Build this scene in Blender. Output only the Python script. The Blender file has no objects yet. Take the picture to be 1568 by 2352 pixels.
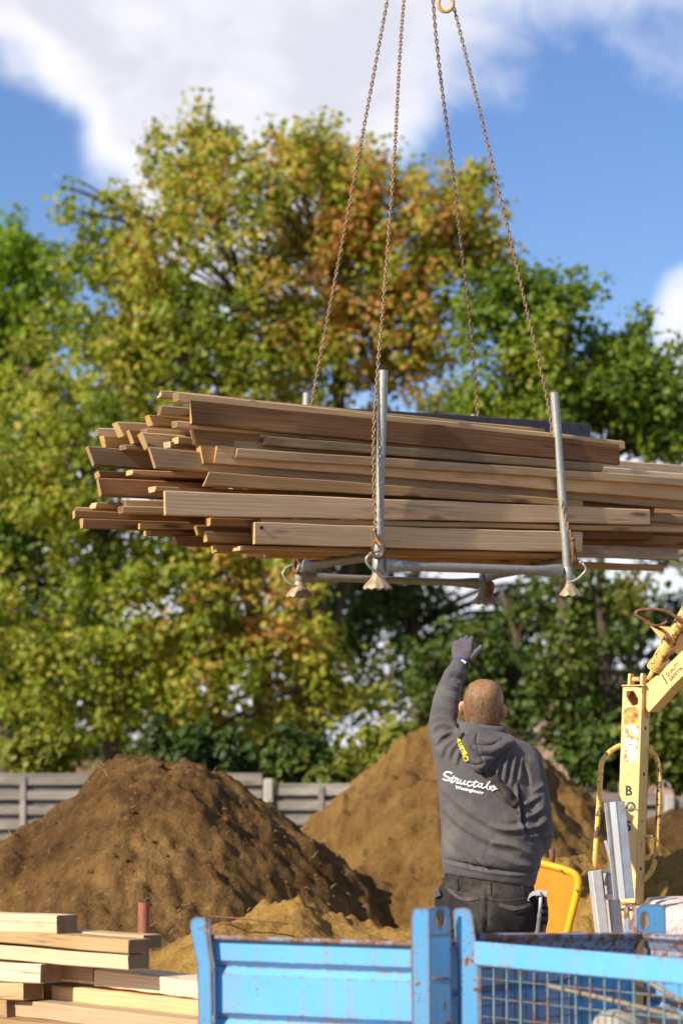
import bpy, bmesh, math, random
import numpy as np
from mathutils import Vector, Matrix, noise as mnoise
from mathutils.bvhtree import BVHTree
sc = bpy.context.scene
col = sc.collection
R = math.radians
rnd = random.Random(7)

# ---------------------------------------------------------------- camera
CAM_Z, PITCH, FPX = 1.57, math.atan(524/5553.0), 5553.0      # 85 mm on a 36 mm tall frame
cam = bpy.data.cameras.new('camera'); camo = bpy.data.objects.new('camera', cam); col.objects.link(camo)
camo.location = (0, 0, CAM_Z); camo.rotation_euler = (R(90)+PITCH, 0, 0)
cam.sensor_fit = 'VERTICAL'; cam.sensor_height = 36; cam.lens = 85; cam.clip_end = 2000
cam.dof.use_dof = True; cam.dof.focus_distance = 10.4; cam.dof.aperture_fstop = 2.25; cam.dof.aperture_blades = 9
sc.camera = camo
_f = Vector((0, math.cos(PITCH), math.sin(PITCH))); _u = Vector((0, -math.sin(PITCH), math.cos(PITCH))); _r = Vector((1, 0, 0))
def raydir(px, py): return _f*FPX + _r*(px-784) + _u*(1176-py)
def P(px, py, Y):
    """world point at depth Y seen at reference position px, py"""
    d = raydir(px, py); return Vector((0, 0, CAM_Z)) + d*(Y/d.y)
def proj(v):
    q = Vector(v)-Vector((0, 0, CAM_Z)); k = FPX/q.dot(_f)
    return 784+q.dot(_r)*k, 1176-q.dot(_u)*k
def S(px, Y): return px*Y/FPX                                    # length of px picture units at depth Y

# ---------------------------------------------------------------- light and sky
SUN_EL, SUN_DIR = R(31), Vector((-0.77, -0.64))                   # sun stands behind the camera to the left
SUN_AZ = math.atan2(SUN_DIR.x, SUN_DIR.y)
sun = bpy.data.lights.new('sun', 'SUN'); suno = bpy.data.objects.new('sun', sun); col.objects.link(suno)
sun.energy = 4.6; sun.angle = R(0.5); sun.color = (1.0, 0.90, 0.74)
sv = Vector((SUN_DIR.x*math.cos(SUN_EL), SUN_DIR.y*math.cos(SUN_EL), math.sin(SUN_EL))).normalized()
suno.rotation_euler = sv.to_track_quat('Z', 'Y').to_euler()
sc.view_settings.view_transform = 'Standard'; sc.view_settings.look = 'None'
sc.view_settings.exposure = 0.62; sc.view_settings.gamma = 1; sc.view_settings.use_curve_mapping = False
sc.render.engine = 'CYCLES'
sc.cycles.use_denoising = True
sc.cycles.max_bounces = 8; sc.cycles.transparent_max_bounces = 8
sc.cycles.sample_clamp_indirect = 8

world = bpy.data.worlds.new('World'); sc.world = world; world.use_nodes = True
wn, wl = world.node_tree.nodes, world.node_tree.links
wn.clear()
def W(t, **kw):
    n = wn.new(t)
    for k, v in kw.items(): setattr(n, k, v)
    return n
out = W('ShaderNodeOutputWorld'); bg = W('ShaderNodeBackground'); wl.new(bg.outputs[0], out.inputs[0])
sky = W('ShaderNodeTexSky', sky_type='NISHITA'); sky.sun_disc = False
sky.sun_elevation = SUN_EL; sky.sun_rotation = SUN_AZ; sky.air_density = 1.0; sky.dust_density = 0.3; sky.ozone_density = 2.0
bg.inputs[1].default_value = 0.115
tc = W('ShaderNodeTexCoord')
def wmath(op, a, b=None, c=None, clamp=False):
    n = W('ShaderNodeMath', operation=op); n.use_clamp = clamp
    for i, v in enumerate((a, b, c)):
        if v is None: continue
        if hasattr(v, 'is_output'): wl.new(v, n.inputs[i])
        else: n.inputs[i].default_value = v
    return n.outputs[0]
def blob(px, py, rad, w):
    d = raydir(px, py).normalized()
    n = W('ShaderNodeVectorMath', operation='DOT_PRODUCT'); wl.new(tc.outputs['Generated'], n.inputs[0]); n.inputs[1].default_value = d
    m = W('ShaderNodeMapRange', interpolation_type='SMOOTHSTEP'); wl.new(n.outputs['Value'], m.inputs[0])
    m.inputs[1].default_value = math.cos(rad/FPX); m.inputs[2].default_value = math.cos(rad*0.15/FPX)
    m.inputs[3].default_value = 0; m.inputs[4].default_value = w
    return m.outputs[0]
def wnoise(scale, detail, rough=0.55, dist=0.0, off=(0, 0, 0)):
    mp = W('ShaderNodeMapping'); wl.new(tc.outputs['Generated'], mp.inputs[0]); mp.inputs['Location'].default_value = off
    mp.inputs['Scale'].default_value = (1, 1, 1.35)
    n = W('ShaderNodeTexNoise'); wl.new(mp.outputs[0], n.inputs['Vector'])
    n.inputs['Scale'].default_value = scale; n.inputs['Detail'].default_value = detail
    n.inputs['Roughness'].default_value = rough; n.inputs['Distortion'].default_value = dist
    return n.outputs['Fac']
dens = wmath('MULTIPLY', wmath('SUBTRACT', wnoise(9, 7, 0.55, 0.4, (3.1, .4, .2)), 0.5), 1.5)
dens = wmath('ADD', dens, wmath('MULTIPLY', wmath('SUBTRACT', wnoise(34, 6, .6, .6, (1, 4, 2)), .5), .9))
for b in [(330, 60, 900, .62), (60, 370, 300, .30), (560, 240, 620, .40), (1010, 60, 420, .30), (20, 245, 250, -1.0), (20, 560, 420, -1.05), (200, 500, 200, -.3),
          (1300, 500, 600, -.60), (960, 330, 240, -.25), (1480, 30, 300, .26), (40, 20, 260, .5), (1610, 700, 150, .75), (1560, 920, 260, .7),
          (1200, 1500, 700, .45), (500, 1500, 900, .45), (60, 1300, 600, .35), (900, 850, 260, -.3), (1500, 330, 260, .22)]:
    dens = wmath('ADD', dens, blob(*b))
cl = W('ShaderNodeMapRange', interpolation_type='SMOOTHSTEP'); wl.new(dens, cl.inputs[0])
cl.inputs[1].default_value = -0.20; cl.inputs[2].default_value = 0.80
# away from the frame: broken cloud everywhere through the same noise, so that light and reflections stay natural
shade = W('ShaderNodeMapRange'); wl.new(wmath('ADD', dens, wmath('MULTIPLY', wnoise(11, 6, .55, .5, (7, 2, 1)), 1.3)), shade.inputs[0])
shade.inputs[1].default_value = .85; shade.inputs[2].default_value = 1.75
ccol = W('ShaderNodeMix', data_type='RGBA'); wl.new(shade.outputs[0], ccol.inputs[0])
CLB = 6.8
ccol.inputs[6].default_value = (CLB*1.0, CLB*.985, CLB*1.0, 1); ccol.inputs[7].default_value = (CLB*.66, CLB*.665, CLB*.75, 1)
hs = W('ShaderNodeHueSaturation'); wl.new(sky.outputs[0], hs.inputs['Color']); hs.inputs['Saturation'].default_value = 1.12; hs.inputs['Value'].default_value = 1.0
mx = W('ShaderNodeMix', data_type='RGBA'); wl.new(wmath('MULTIPLY', cl.outputs[0], .97), mx.inputs[0]); tn_ = W('ShaderNodeMix', data_type='RGBA', blend_type='MULTIPLY'); tn_.inputs[0].default_value = 1; wl.new(hs.outputs[0], tn_.inputs[6]); tn_.inputs[7].default_value = (.63, .655, .81, 1); wl.new(tn_.outputs[2], mx.inputs[6]); wl.new(ccol.outputs[2], mx.inputs[7])
wl.new(mx.outputs[2], bg.inputs[0])

# ---------------------------------------------------------------- object helpers
def tag(o, label=None, cat=None, group=None, kind=None):
    if label: o['label'] = label
    if cat: o['category'] = cat
    if group: o['group'] = group
    if kind: o['kind'] = kind
    return o
def thing(name, loc, label, cat, group=None):
    o = bpy.data.objects.new(name, None); o.location = loc; o.empty_display_size = .1; col.objects.link(o)
    return tag(o, label, cat, group)
def origin(o):
    v = Vector(o.location); p = o.parent
    while p: v += Vector(p.location)*0; p = p.parent
    return v
class MB:
    def __init__(s): s.v, s.f = [], []
    def add(s, vs, fs):
        k = len(s.v); s.v += [tuple(v) for v in vs]; s.f += [tuple(i+k for i in f) for f in fs]; return s
    def box(s, c, size, M=None, ch=0.0):
        """box with chamfered edges along its local x, y, z"""
        hx, hy, hz = (q/2 for q in size); M = M or Matrix.Identity(3); c = Vector(c)
        b = min(ch, hx*.9, hy*.9, hz*.9)
        if b <= 0:
            vs = [c+M@Vector((x*hx, y*hy, z*hz)) for x in (-1, 1) for y in (-1, 1) for z in (-1, 1)]
            return s.add(vs, [(0, 1, 3, 2), (4, 6, 7, 5), (0, 4, 5, 1), (2, 3, 7, 6), (0, 2, 6, 4), (1, 5, 7, 3)])
        bm = bmesh.new(); bmesh.ops.create_cube(bm, size=1)
        for v in bm.verts: v.co = Vector((v.co.x*2*hx, v.co.y*2*hy, v.co.z*2*hz))
        bmesh.ops.bevel(bm, geom=bm.edges[:], offset=b, segments=1, affect='EDGES')
        bm.verts.index_update()
        s.add([c+M@v.co for v in bm.verts], [[v.index for v in f.verts] for f in bm.faces]); bm.free(); return s
    def tube(s, pts, r, n=10, closed=False, cap=True, squash=None):
        pts = [Vector(p) for p in pts]; m = len(pts); rs = r if hasattr(r, '__len__') else [r]*m
        k = len(s.v); prev = None
        for i, p in enumerate(pts):
            if closed: t = pts[(i+1) % m]-pts[i-1]
            else: t = pts[min(i+1, m-1)]-pts[max(i-1, 0)]
            t = t.normalized() if t.length > 1e-9 else Vector((0, 0, 1))
            if prev is None:
                a = Vector((0, 0, 1)) if abs(t.z) < .9 else Vector((1, 0, 0)); nx = (a-t*a.dot(t)).normalized()
            else: nx = (prev-t*prev.dot(t)).normalized()
            prev = nx; ny = t.cross(nx)
            for j in range(n):
                a = 2*math.pi*j/n; s.v.append(tuple(p+(nx*math.cos(a)+ny*math.sin(a))*rs[i]))
        for i in range(m if closed else m-1):
            for j in range(n):
                a, b = k+i*n+j, k+i*n+(j+1) % n; c, d = k+((i+1) % m)*n+(j+1) % n, k+((i+1) % m)*n+j
                s.f.append((a, b, c, d))
        if cap and not closed:
            s.f.append(tuple(k+j for j in range(n))[::-1]); s.f.append(tuple(k+(m-1)*n+j for j in range(n)))
        return s
    def loft(s, rings, cap=True, closed=True):
        k = len(s.v); n = len(rings[0])
        for r in rings: s.v += [tuple(p) for p in r]
        for i in range(len(rings)-1):
            for j in range(n if closed else n-1):
                s.f.append((k+i*n+j, k+i*n+(j+1) % n, k+(i+1)*n+(j+1) % n, k+(i+1)*n+j))
        if cap:
            s.f.append(tuple(k+j for j in range(n))[::-1]); s.f.append(tuple(k+(len(rings)-1)*n+j for j in range(n)))
        return s
    def prism(s, poly, d, hole=None):
        """planar polygon of 3-D points swept by d; an optional hole has the same number of points (bridged face to face)"""
        n = len(poly); d = Vector(d); poly = [Vector(p) for p in poly]
        k = len(s.v); s.v += [tuple(p) for p in poly]+[tuple(p+d) for p in poly]
        for j in range(n): s.f.append((k+j, k+(j+1) % n, k+n+(j+1) % n, k+n+j))
        if hole is None:
            s.f.append(tuple(range(k+n-1, k-1, -1))); s.f.append(tuple(range(k+n, k+2*n)))
        else:
            h = len(s.v); hole = [Vector(p) for p in hole]; s.v += [tuple(p) for p in hole]+[tuple(p+d) for p in hole]
            for j in range(n):
                j2 = (j+1) % n
                s.f.append((h+j2, h+j, h+n+j, h+n+j2)); s.f.append((k+j2, k+j, h+j, h+j2)); s.f.append((k+n+j, k+n+j2, h+n+j2, h+n+j))
        return s
    def sphere(s, c, r, n=12, M=None):
        c = Vector(c); r = r if hasattr(r, '__len__') else (r, r, r); M = M or Matrix.Identity(3); rings = []
        for i in range(1, n):
            a = math.pi*i/n
            rings.append([c+M@Vector((r[0]*math.sin(a)*math.cos(b), r[1]*math.sin(a)*math.sin(b), -r[2]*math.cos(a))) for b in [2*math.pi*j/(2*n) for j in range(2*n)]])
        return s.loft(rings)
    def mesh(s, name):
        me = bpy.data.meshes.new(name); me.from_pydata(s.v, [], s.f); me.update(); return me
    def build(s, name, mat, parent=None, smooth=False, recalc=True):
        me = s.mesh(name)
        if recalc:
            bm = bmesh.new(); bm.from_mesh(me); bmesh.ops.recalc_face_normals(bm, faces=bm.faces[:]); bm.to_mesh(me); bm.free()
        return link(name, me, mat, parent, smooth)
def world_loc(o):
    v = Vector((0, 0, 0))
    while o is not None: v += Vector(o.location)+(o.matrix_parent_inverse.translation if o.parent else Vector((0, 0, 0))); o = o.parent
    return v
def link(name, me, mat, parent=None, smooth=False):
    """mesh data in world coordinates; a parented part keeps its place"""
    o = bpy.data.objects.new(name, me); col.objects.link(o)
    if mat: me.materials.append(mat)
    if smooth is True: me.polygons.foreach_set('use_smooth', [True]*len(me.polygons))
    elif smooth:
        me.polygons.foreach_set('use_smooth', [True]*len(me.polygons)); me.set_sharp_from_angle(angle=R(smooth))
    if parent:
        o.parent = parent; o.matrix_parent_inverse = Matrix.Translation(-world_loc(parent))
    return o
def pivot(o, loc):
    """move an unparented mesh's origin to loc without moving the mesh"""
    loc = Vector(loc); o.data.transform(Matrix.Translation(-loc)); o.location = loc; return o
def rotz(a): return Matrix.Rotation(a, 3, 'Z')
def frame(x, z=None):
    """3x3 with local x along x and local z as near as may be to z"""
    x = Vector(x).normalized(); z = Vector(z or (0, 0, 1)); y = z.cross(x).normalized(); z = x.cross(y)
    return Matrix((x, y, z)).transposed()
def spline(pts, n=8):
    pts = [Vector(p) for p in pts]; o = []
    for i in range(len(pts)-1):
        a, b, c, d = pts[max(i-1, 0)], pts[i], pts[i+1], pts[min(i+2, len(pts)-1)]
        for k in range(n):
            t = k/n; o.append(.5*((2*b)+(c-a)*t+(2*a-5*b+4*c-d)*t*t+(3*b-a-3*c+d)*t**3))
    return o+[pts[-1]]
# value noise on arrays
def vnoise(x, y, seed=0):
    xi, yi = np.floor(x).astype(np.int64), np.floor(y).astype(np.int64); xf, yf = x-xi, y-yi
    def h(a, b):
        n = (a*374761393+b*668265263+seed*1442695041) & 0x7fffffff; n = ((n ^ (n >> 13))*1274126177) & 0x7fffffff
        return ((n ^ (n >> 16)) & 0xffff)/65535.0
    u, v = xf*xf*(3-2*xf), yf*yf*(3-2*yf)
    return (h(xi, yi)*(1-u)+h(xi+1, yi)*u)*(1-v)+(h(xi, yi+1)*(1-u)+h(xi+1, yi+1)*u)*v
def fbm(x, y, oct=5, seed=0, gain=.5):
    s, a, t = 0, 1, 0
    for i in range(oct): s = s+a*vnoise(x*2**i+17*i, y*2**i-9*i, seed+i); t += a; a *= gain
    return s/t-.5

# ---------------------------------------------------------------- materials
class NT:
    def __init__(s, name):
        s.m = bpy.data.materials.new(name); s.m.use_nodes = True; s.t = s.m.node_tree; s.n = s.t.nodes; s.n.clear()
        s.out = s.n.new('ShaderNodeOutputMaterial'); s.tc = s.n.new('ShaderNodeTexCoord'); s.oi = None
    def put(s, sock, v):
        if v is None: return
        if hasattr(v, 'is_output'): s.t.links.new(v, sock)
        else:
            if hasattr(v, '__len__') and len(v) == 3 and sock.type == 'RGBA': v = (*v, 1)
            sock.default_value = v
    def node(s, t, ins=None, **kw):
        n = s.n.new(t)
        for k, v in kw.items(): setattr(n, k, v)
        for k, v in (ins or {}).items(): s.put(n.inputs[k], v)
        return n
    def rand(s):
        if s.oi is None: s.oi = s.n.new('ShaderNodeObjectInfo')
        return s.oi.outputs['Random']
    def vec(s, scale=(1, 1, 1), src='Object', jitter=True, rot=(0, 0, 0)):
        v = s.tc.outputs[src]
        if jitter:
            c = s.node('ShaderNodeCombineXYZ', {0: s.math('MULTIPLY', s.rand(), 37.), 1: s.math('MULTIPLY', s.rand(), 19.), 2: s.math('MULTIPLY', s.rand(), 53.)}).outputs[0]
            v = s.node('ShaderNodeVectorMath', {0: v, 1: c}, operation='ADD').outputs[0]
        return s.node('ShaderNodeMapping', {'Vector': v, 'Scale': scale, 'Rotation': rot}).outputs[0]
    def noise(s, vec, scale, detail=4, rough=.5, dist=0.):
        return s.node('ShaderNodeTexNoise', {'Vector': vec, 'Scale': scale, 'Detail': detail, 'Roughness': rough, 'Distortion': dist}).outputs['Fac']
    def math(s, op, a, b=None, c=None, clamp=False):
        n = s.node('ShaderNodeMath', operation=op, use_clamp=clamp)
        for i, v in enumerate((a, b, c)): s.put(n.inputs[i], v)
        return n.outputs[0]
    def ramp(s, fac, stops, interp='LINEAR'):
        n = s.node('ShaderNodeValToRGB', {'Fac': fac}); cr = n.color_ramp; cr.interpolation = interp
        while len(cr.elements) > 1: cr.elements.remove(cr.elements[-1])
        for i, (p, c) in enumerate(stops):
            e = cr.elements[0] if i == 0 else cr.elements.new(p)
            e.position = p; e.color = (*c, 1) if hasattr(c, '__len__') else (c, c, c, 1)
        return n.outputs['Color']
    def rng(s, v, a, b, c=0., d=1.):
        return s.node('ShaderNodeMapRange', {0: v, 1: a, 2: b, 3: c, 4: d}).outputs[0]
    def mix(s, fac, a, b, blend='MIX'):
        n = s.node('ShaderNodeMix', data_type='RGBA', blend_type=blend, clamp_factor=True)
        s.put(n.inputs[0], fac); s.put(n.inputs[6], a); s.put(n.inputs[7], b); return n.outputs[2]
    def bump(s, h, strength=.3, dist=.01, normal=None):
        n = s.node('ShaderNodeBump', {'Height': h, 'Strength': strength, 'Distance': dist}); s.put(n.inputs['Normal'], normal); return n.outputs[0]
    def bsdf(s, base, rough=.6, metal=0., normal=None, spec=.4, **kw):
        ins = {'Base Color': base, 'Roughness': rough, 'Metallic': metal, 'Specular IOR Level': spec}
        if normal is not None: ins['Normal'] = normal
        ins.update(kw); b = s.node('ShaderNodeBsdfPrincipled', ins); s.t.links.new(b.outputs[0], s.out.inputs[0]); return s.m
    def edge(s, rad=.006):
        """1 where the surface turns sharply: worn edges"""
        b = s.node('ShaderNodeBevel', {'Radius': rad}, samples=4); g = s.node('ShaderNodeNewGeometry')
        d = s.node('ShaderNodeVectorMath', {0: b.outputs[0], 1: g.outputs['Normal']}, operation='DOT_PRODUCT').outputs['Value']
        return s.rng(d, .995, .86)

def wood(name, light, dark, endc=None, weather=.3, grain=1.0, knots=True):
    m = NT(name); v = m.vec((1, 1, 1))
    g1 = m.noise(m.vec((2.2, 60*grain, 60*grain)), 1.0, 5, .62, .8)           # fine grain along local x
    warp = m.noise(m.vec((1.2, 9, 9)), 1.0, 2)
    rings = m.node('ShaderNodeTexWave', {'Vector': m.vec((.55, 9*grain, 9*grain)), 'Scale': 2.2, 'Distortion': 7.0, 'Detail': 3.0, 'Detail Scale': 1.1}, bands_direction='Z', wave_profile='SAW').outputs['Fac']
    stain = m.noise(m.vec((1.6, 7, 7)), 1.0, 4, .6)
    tone = m.math('ADD', m.math('MULTIPLY', g1, .62), m.math('MULTIPLY', m.math('MULTIPLY', rings, m.rng(warp, .35, .65, .25, 1.0)), .42))
    c = m.mix(m.rng(tone, .2, .72), dark, light)
    c = m.mix(m.math('MULTIPLY', m.rng(stain, .42, .72), weather), c, tuple(q*.42 for q in dark))
    c = m.mix(m.math('MULTIPLY', m.rng(m.noise(m.vec((3, 14, 14)), 1.3, 3), .55, .8), weather*.6), c, (.30, .27, .24))
    c = m.mix(m.math('MULTIPLY', m.rng(m.noise(m.vec((.9, 3.2, 3.2)), 1.2, 4, .6), .46, .70), weather*1.7, clamp=True), c, tuple(q*.62 for q in dark))
    c = m.mix(m.math('MULTIPLY', m.rng(m.noise(m.vec((1.3, 5, 5)), 1.2, 4, .6), .54, .72), weather*1.3, clamp=True), c, tuple(min(1, q*1.25) for q in light))
    ck = m.noise(m.vec((.7, 24, 24)), 1.0, 3, .5, .4); ck = m.rng(m.math('ABSOLUTE', m.math('SUBTRACT', ck, .5)), .012, .004); gate = m.rng(m.noise(m.vec((1.1, 4, 4)), 1.0, 2), .50, .58)
    c = m.mix(m.math('MULTIPLY', m.math('MULTIPLY', ck, gate), .75), c, tuple(q*.28 for q in dark))
    fr_ = lambda k: m.math('FRACT', m.math('MULTIPLY', m.rand(), k))
    if .23 < weather < .44:                                                # boards of different age: some gone grey, some still straw coloured
        c = m.mix(m.math('MULTIPLY', m.rng(fr_(7.31), .6, 1.), .40), c, m.mix(m.rng(tone, .2, .72), (.25, .205, .16), (.52, .45, .37)))
        c = m.mix(m.math('MULTIPLY', m.rng(fr_(13.7), .66, 1.), .45), c, m.mix(m.rng(tone, .2, .72), (.50, .34, .17), (.78, .57, .31)))
    br = m.rng(m.rand(), 0, 1, .62, 1.32)
    c = m.mix(1., c, m.node('ShaderNodeCombineXYZ', {0: br, 1: m.math('POWER', br, 1.12), 2: m.math('POWER', br, 1.3)}).outputs[0], 'MULTIPLY')
    if knots:
        vo = m.node('ShaderNodeTexVoronoi', {'Vector': m.vec((2.1, 11, 11)), 'Scale': 1.0, 'Randomness': 1.0}, feature='F1')
        k = m.rng(vo.outputs['Distance'], .17, .07); c = m.mix(m.math('MULTIPLY', k, .85), c, tuple(q*.3 for q in dark))
    nrm = m.node('ShaderNodeSeparateXYZ', {0: m.tc.outputs['Normal']}).outputs[0]
    e = m.rng(m.math('ABSOLUTE', nrm), .75, .92)
    endc = endc or tuple(min(1, q*1.05) for q in light)
    er = m.node('ShaderNodeTexWave', {'Vector': m.vec((0, 22, 22)), 'Scale': 1.6, 'Distortion': 3.0, 'Detail': 2.0}, wave_type='RINGS', rings_direction='X').outputs['Fac']
    ec = m.mix(m.math('MULTIPLY', er, .5), endc, tuple(q*.55 for q in endc)); ec = m.mix(m.math('MULTIPLY', m.rng(m.noise(m.vec((5, 30, 30)), 1, 4), .45, .75), .55), ec, tuple(q*.45 for q in endc))
    c = m.mix(e, c, ec)
    h = m.math('ADD', m.math('MULTIPLY', g1, .7), m.math('MULTIPLY', rings, .3))
    return m.bsdf(c, m.rng(g1, .2, .8, .62, .86), 0, m.bump(h, .45, .004), .25)
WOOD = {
 # timber of the load, then the new timber at the lower left
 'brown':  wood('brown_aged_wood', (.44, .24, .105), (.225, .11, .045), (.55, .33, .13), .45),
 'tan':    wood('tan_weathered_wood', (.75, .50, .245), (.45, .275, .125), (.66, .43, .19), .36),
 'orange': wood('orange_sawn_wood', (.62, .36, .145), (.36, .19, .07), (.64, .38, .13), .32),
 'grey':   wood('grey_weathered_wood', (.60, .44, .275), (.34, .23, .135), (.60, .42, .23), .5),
 'rosy':   wood('rosy_planed_wood', (.75, .49, .265), (.52, .305, .155), (.64, .43, .20), .26),
 'pale':   wood('pale_sawn_wood', (.74, .58, .385), (.58, .42, .25), (.26, .17, .10), .22, 1.1),  # dark end colour here and in honey: shade put onto the cut ends
 'honey':  wood('honey_sawn_wood', (.62, .42, .215), (.46, .295, .14), (.26, .165, .09), .26, 1.1),
}
def fabric(name, c1, c2, scale=9, wr=.25, sheen=.25):
    m = NT(name); v = m.vec(jitter=False); a = m.noise(v, scale, 5, .6); f = m.noise(v, 900, 2)
    c = m.mix(m.rng(a, .3, .72), c1, c2)
    dust = m.rng(m.noise(v, 5, 4, .65), .52, .8); c = m.mix(m.math('MULTIPLY', dust, .35), c, (.30, .25, .20))
    b = m.bump(f, .22, .002, m.bump(m.noise(v, 34, 3, .5, .6), wr, .012))
    return m.bsdf(c, .92, 0, b, .15, **{'Sheen Weight': sheen, 'Sheen Roughness': .5})
def painted(name, paint, rust=(.20, .075, .028), rust_amt=.5, wear=.006, streak=1.0, rough=.42, dark=(.06, .035, .03), isl=.85):
    m = NT(name); v = m.vec(jitter=False)
    n1 = m.noise(v, 15, 6, .66, .5); n2 = m.noise(v, 60, 5, .65); st = m.noise(m.vec((34, 34, 2.2), jitter=False), 1.0, 4, .55)
    fade = m.noise(v, 2.4, 3)
    base = m.mix(m.rng(fade, .3, .7), paint, tuple(min(1, q*1.14+.012) for q in paint))
    base = m.mix(m.math('MULTIPLY', m.rng(st, .50, .72), .32*streak), base, (.34, .20, .11))
    e = m.edge(wear)
    r = m.math('ADD', m.math('MULTIPLY', m.rng(n1, .50, .80), isl), m.math('MULTIPLY', m.rng(n2, .45, .8), .35))
    r = m.math('ADD', r, m.math('MULTIPLY', e, .55)); r = m.math('ADD', r, m.math('MULTIPLY', m.math('SUBTRACT', st, .5), .45*streak))
    mask = m.rng(r, .80-rust_amt*.62, .87-rust_amt*.62)
    mask = m.math('MAXIMUM', mask, m.math('MULTIPLY', m.rng(m.noise(v, 120, 2, .5), .665, .70), min(1, rust_amt*1.3)))
    halo = m.rng(r, .62-rust_amt*.62, .82-rust_amt*.62)
    base = m.mix(m.math('MULTIPLY', halo, .30), base, (.42, .30, .17))
    rc = m.ramp(m.noise(v, 70, 5, .6), [(.25, dark), (.5, rust), (.8, tuple(min(1, q*1.9) for q in rust))])
    c = m.mix(mask, base, rc)
    b = m.bump(m.math('ADD', m.math('MULTIPLY', mask, -.5), m.math('MULTIPLY', n2, .2)), .35, .003)
    return m.bsdf(c, m.mix(mask, (rough,)*3, (.85,)*3), 0, b, .4)
def metal(name, c1, c2, rough=(.35, .6), metallic=.85, scale=30, spang=False, bumpy=.1):
    m = NT(name); v = m.vec(jitter=False); a = m.noise(v, scale, 5, .6); b = m.noise(v, scale*.22, 3)
    c = m.mix(m.rng(a, .3, .7), c1, c2); c = m.mix(m.math('MULTIPLY', m.rng(b, .55, .8), .4), c, tuple(q*.5 for q in c1))
    return m.bsdf(c, m.rng(a, .25, .75, rough[0], rough[1]), metallic, m.bump(a, bumpy, .003), .5)
def plain(name, c, rough=.6, var=.25, scale=12, metal_=0., bumpy=.15, spec=.4):
    m = NT(name); v = m.vec(jitter=False); a = m.noise(v, scale, 5, .6)
    return m.bsdf(m.mix(m.rng(a, .25, .75), tuple(q*(1-var) for q in c), tuple(min(1, q*(1+var)) for q in c)), rough, metal_, m.bump(a, bumpy, .004), spec)
M = {}
M['galv'] = metal('galvanised_steel', (.40, .405, .375), (.28, .285, .265), (.42, .62), .45, 60)
M['galv_rusty'] = metal('rusty_galvanised_steel', (.44, .36, .24), (.30, .22, .14), (.5, .75), .35, 45)
M['chain'] = metal('rusty_chain_steel', (.36, .225, .115), (.17, .10, .06), (.42, .62), .35, 80, bumpy=.3)
M['hook_paint'] = painted('worn_orange_hook_paint', (.075, .048, .037), (.62, .22, .02), .80, .0005, 0)
M['blue'] = painted('blue_container_paint', (.104, .372, .665), rust_amt=.56, wear=.012, streak=1.5, isl=.35)
M['blue_in'] = painted('blue_container_inner_paint', (.09, .32, .60), rust_amt=.46, wear=.012, streak=1.2, isl=.35)
M['blue_lug'] = painted('blue_worn_lug_paint', (.104, .372, .665), rust_amt=.76, wear=.016, streak=1.6, isl=.6)
M['blue_rim'] = painted('rusty_rim_paint', (.16, .26, .42), (.19, .095, .055), 1.18)
M['yellow'] = painted('faded_yellow_crane_paint', (.80, .53, .19), (.24, .11, .045), .45, .006, .35, .45)
M['yellow_worn'] = painted('scuffed_yellow_tube_paint', (.80, .49, .11), (.13, .085, .07), .98, .003, .1, .45)
M['yellow_rusty'] = painted('rusty_yellow_cylinder_paint', (.80, .50, .14), (.22, .10, .035), 1.12, .006, .3, .5)
M['rust'] = metal('rusty_steel', (.27, .12, .05), (.13, .062, .036), (.6, .85), .2, 40, bumpy=.4)
M['rebar'] = metal('rusty_rebar_steel', (.30, .24, .17), (.17, .13, .10), (.55, .8), .2, 50, bumpy=.3)
M['alu'] = metal('brushed_aluminium', (.60, .59, .59), (.40, .39, .40), (.28, .45), .85, 26)
M['alu_dull'] = metal('dull_aluminium', (.64, .61, .57), (.46, .44, .42), (.5, .7), .3, 26)
M['tube_red'] = plain('red_oxide_tube_paint', (.33, .11, .06), .6, .25, 30)
M['black_plastic_hole_shade'] = plain('black_webbing_hole_shade', (.02, .02, .022), .7, .3, 40)  # also colours the discs that paint shade inside holes and tube mouths
M['leather'] = plain('dark_brown_strap_webbing', (.055, .043, .034), .75, .3, 60)
M['white_print'] = plain('white_textile_print', (.82, .80, .78), .75, .05, 90)
M['yellow_print'] = plain('yellow_textile_print', (.78, .66, .06), .7, .08, 90)
M['orange_shade_plastic'] = plain('orange_plastic_with_shade', (.74, .235, .004), .42, .22, 9, spec=.5)  # tray plastic, darker than the rim: its inner shade put into the colour
M['yellow_plastic'] = plain('yellow_plastic_rim', (.84, .43, .016), .36, .08, 9, spec=.5)
M['ink'] = plain('dark_blue_lettering_paint', (.035, .045, .06), .6, .4, 60)
M['sticker'] = plain('white_sticker_film', (.80, .76, .66), .45, .08, 60)
M['hoodie'] = fabric('dark_grey_sweatshirt_cotton', (.084, .077, .077), (.118, .107, .106), 8, .3, .08)
M['hem'] = M['hoodie']
M['trousers'] = fabric('charcoal_work_trousers', (.015, .0135, .0135), (.032, .028, .026), 9, .3, .08)
M['glove'] = fabric('grey_violet_work_glove', (.075, .062, .088), (.11, .092, .115), 22, .15, .2)
M['boot'] = plain('black_boot_leather', (.03, .026, .023), .6, .3, 30)
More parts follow.
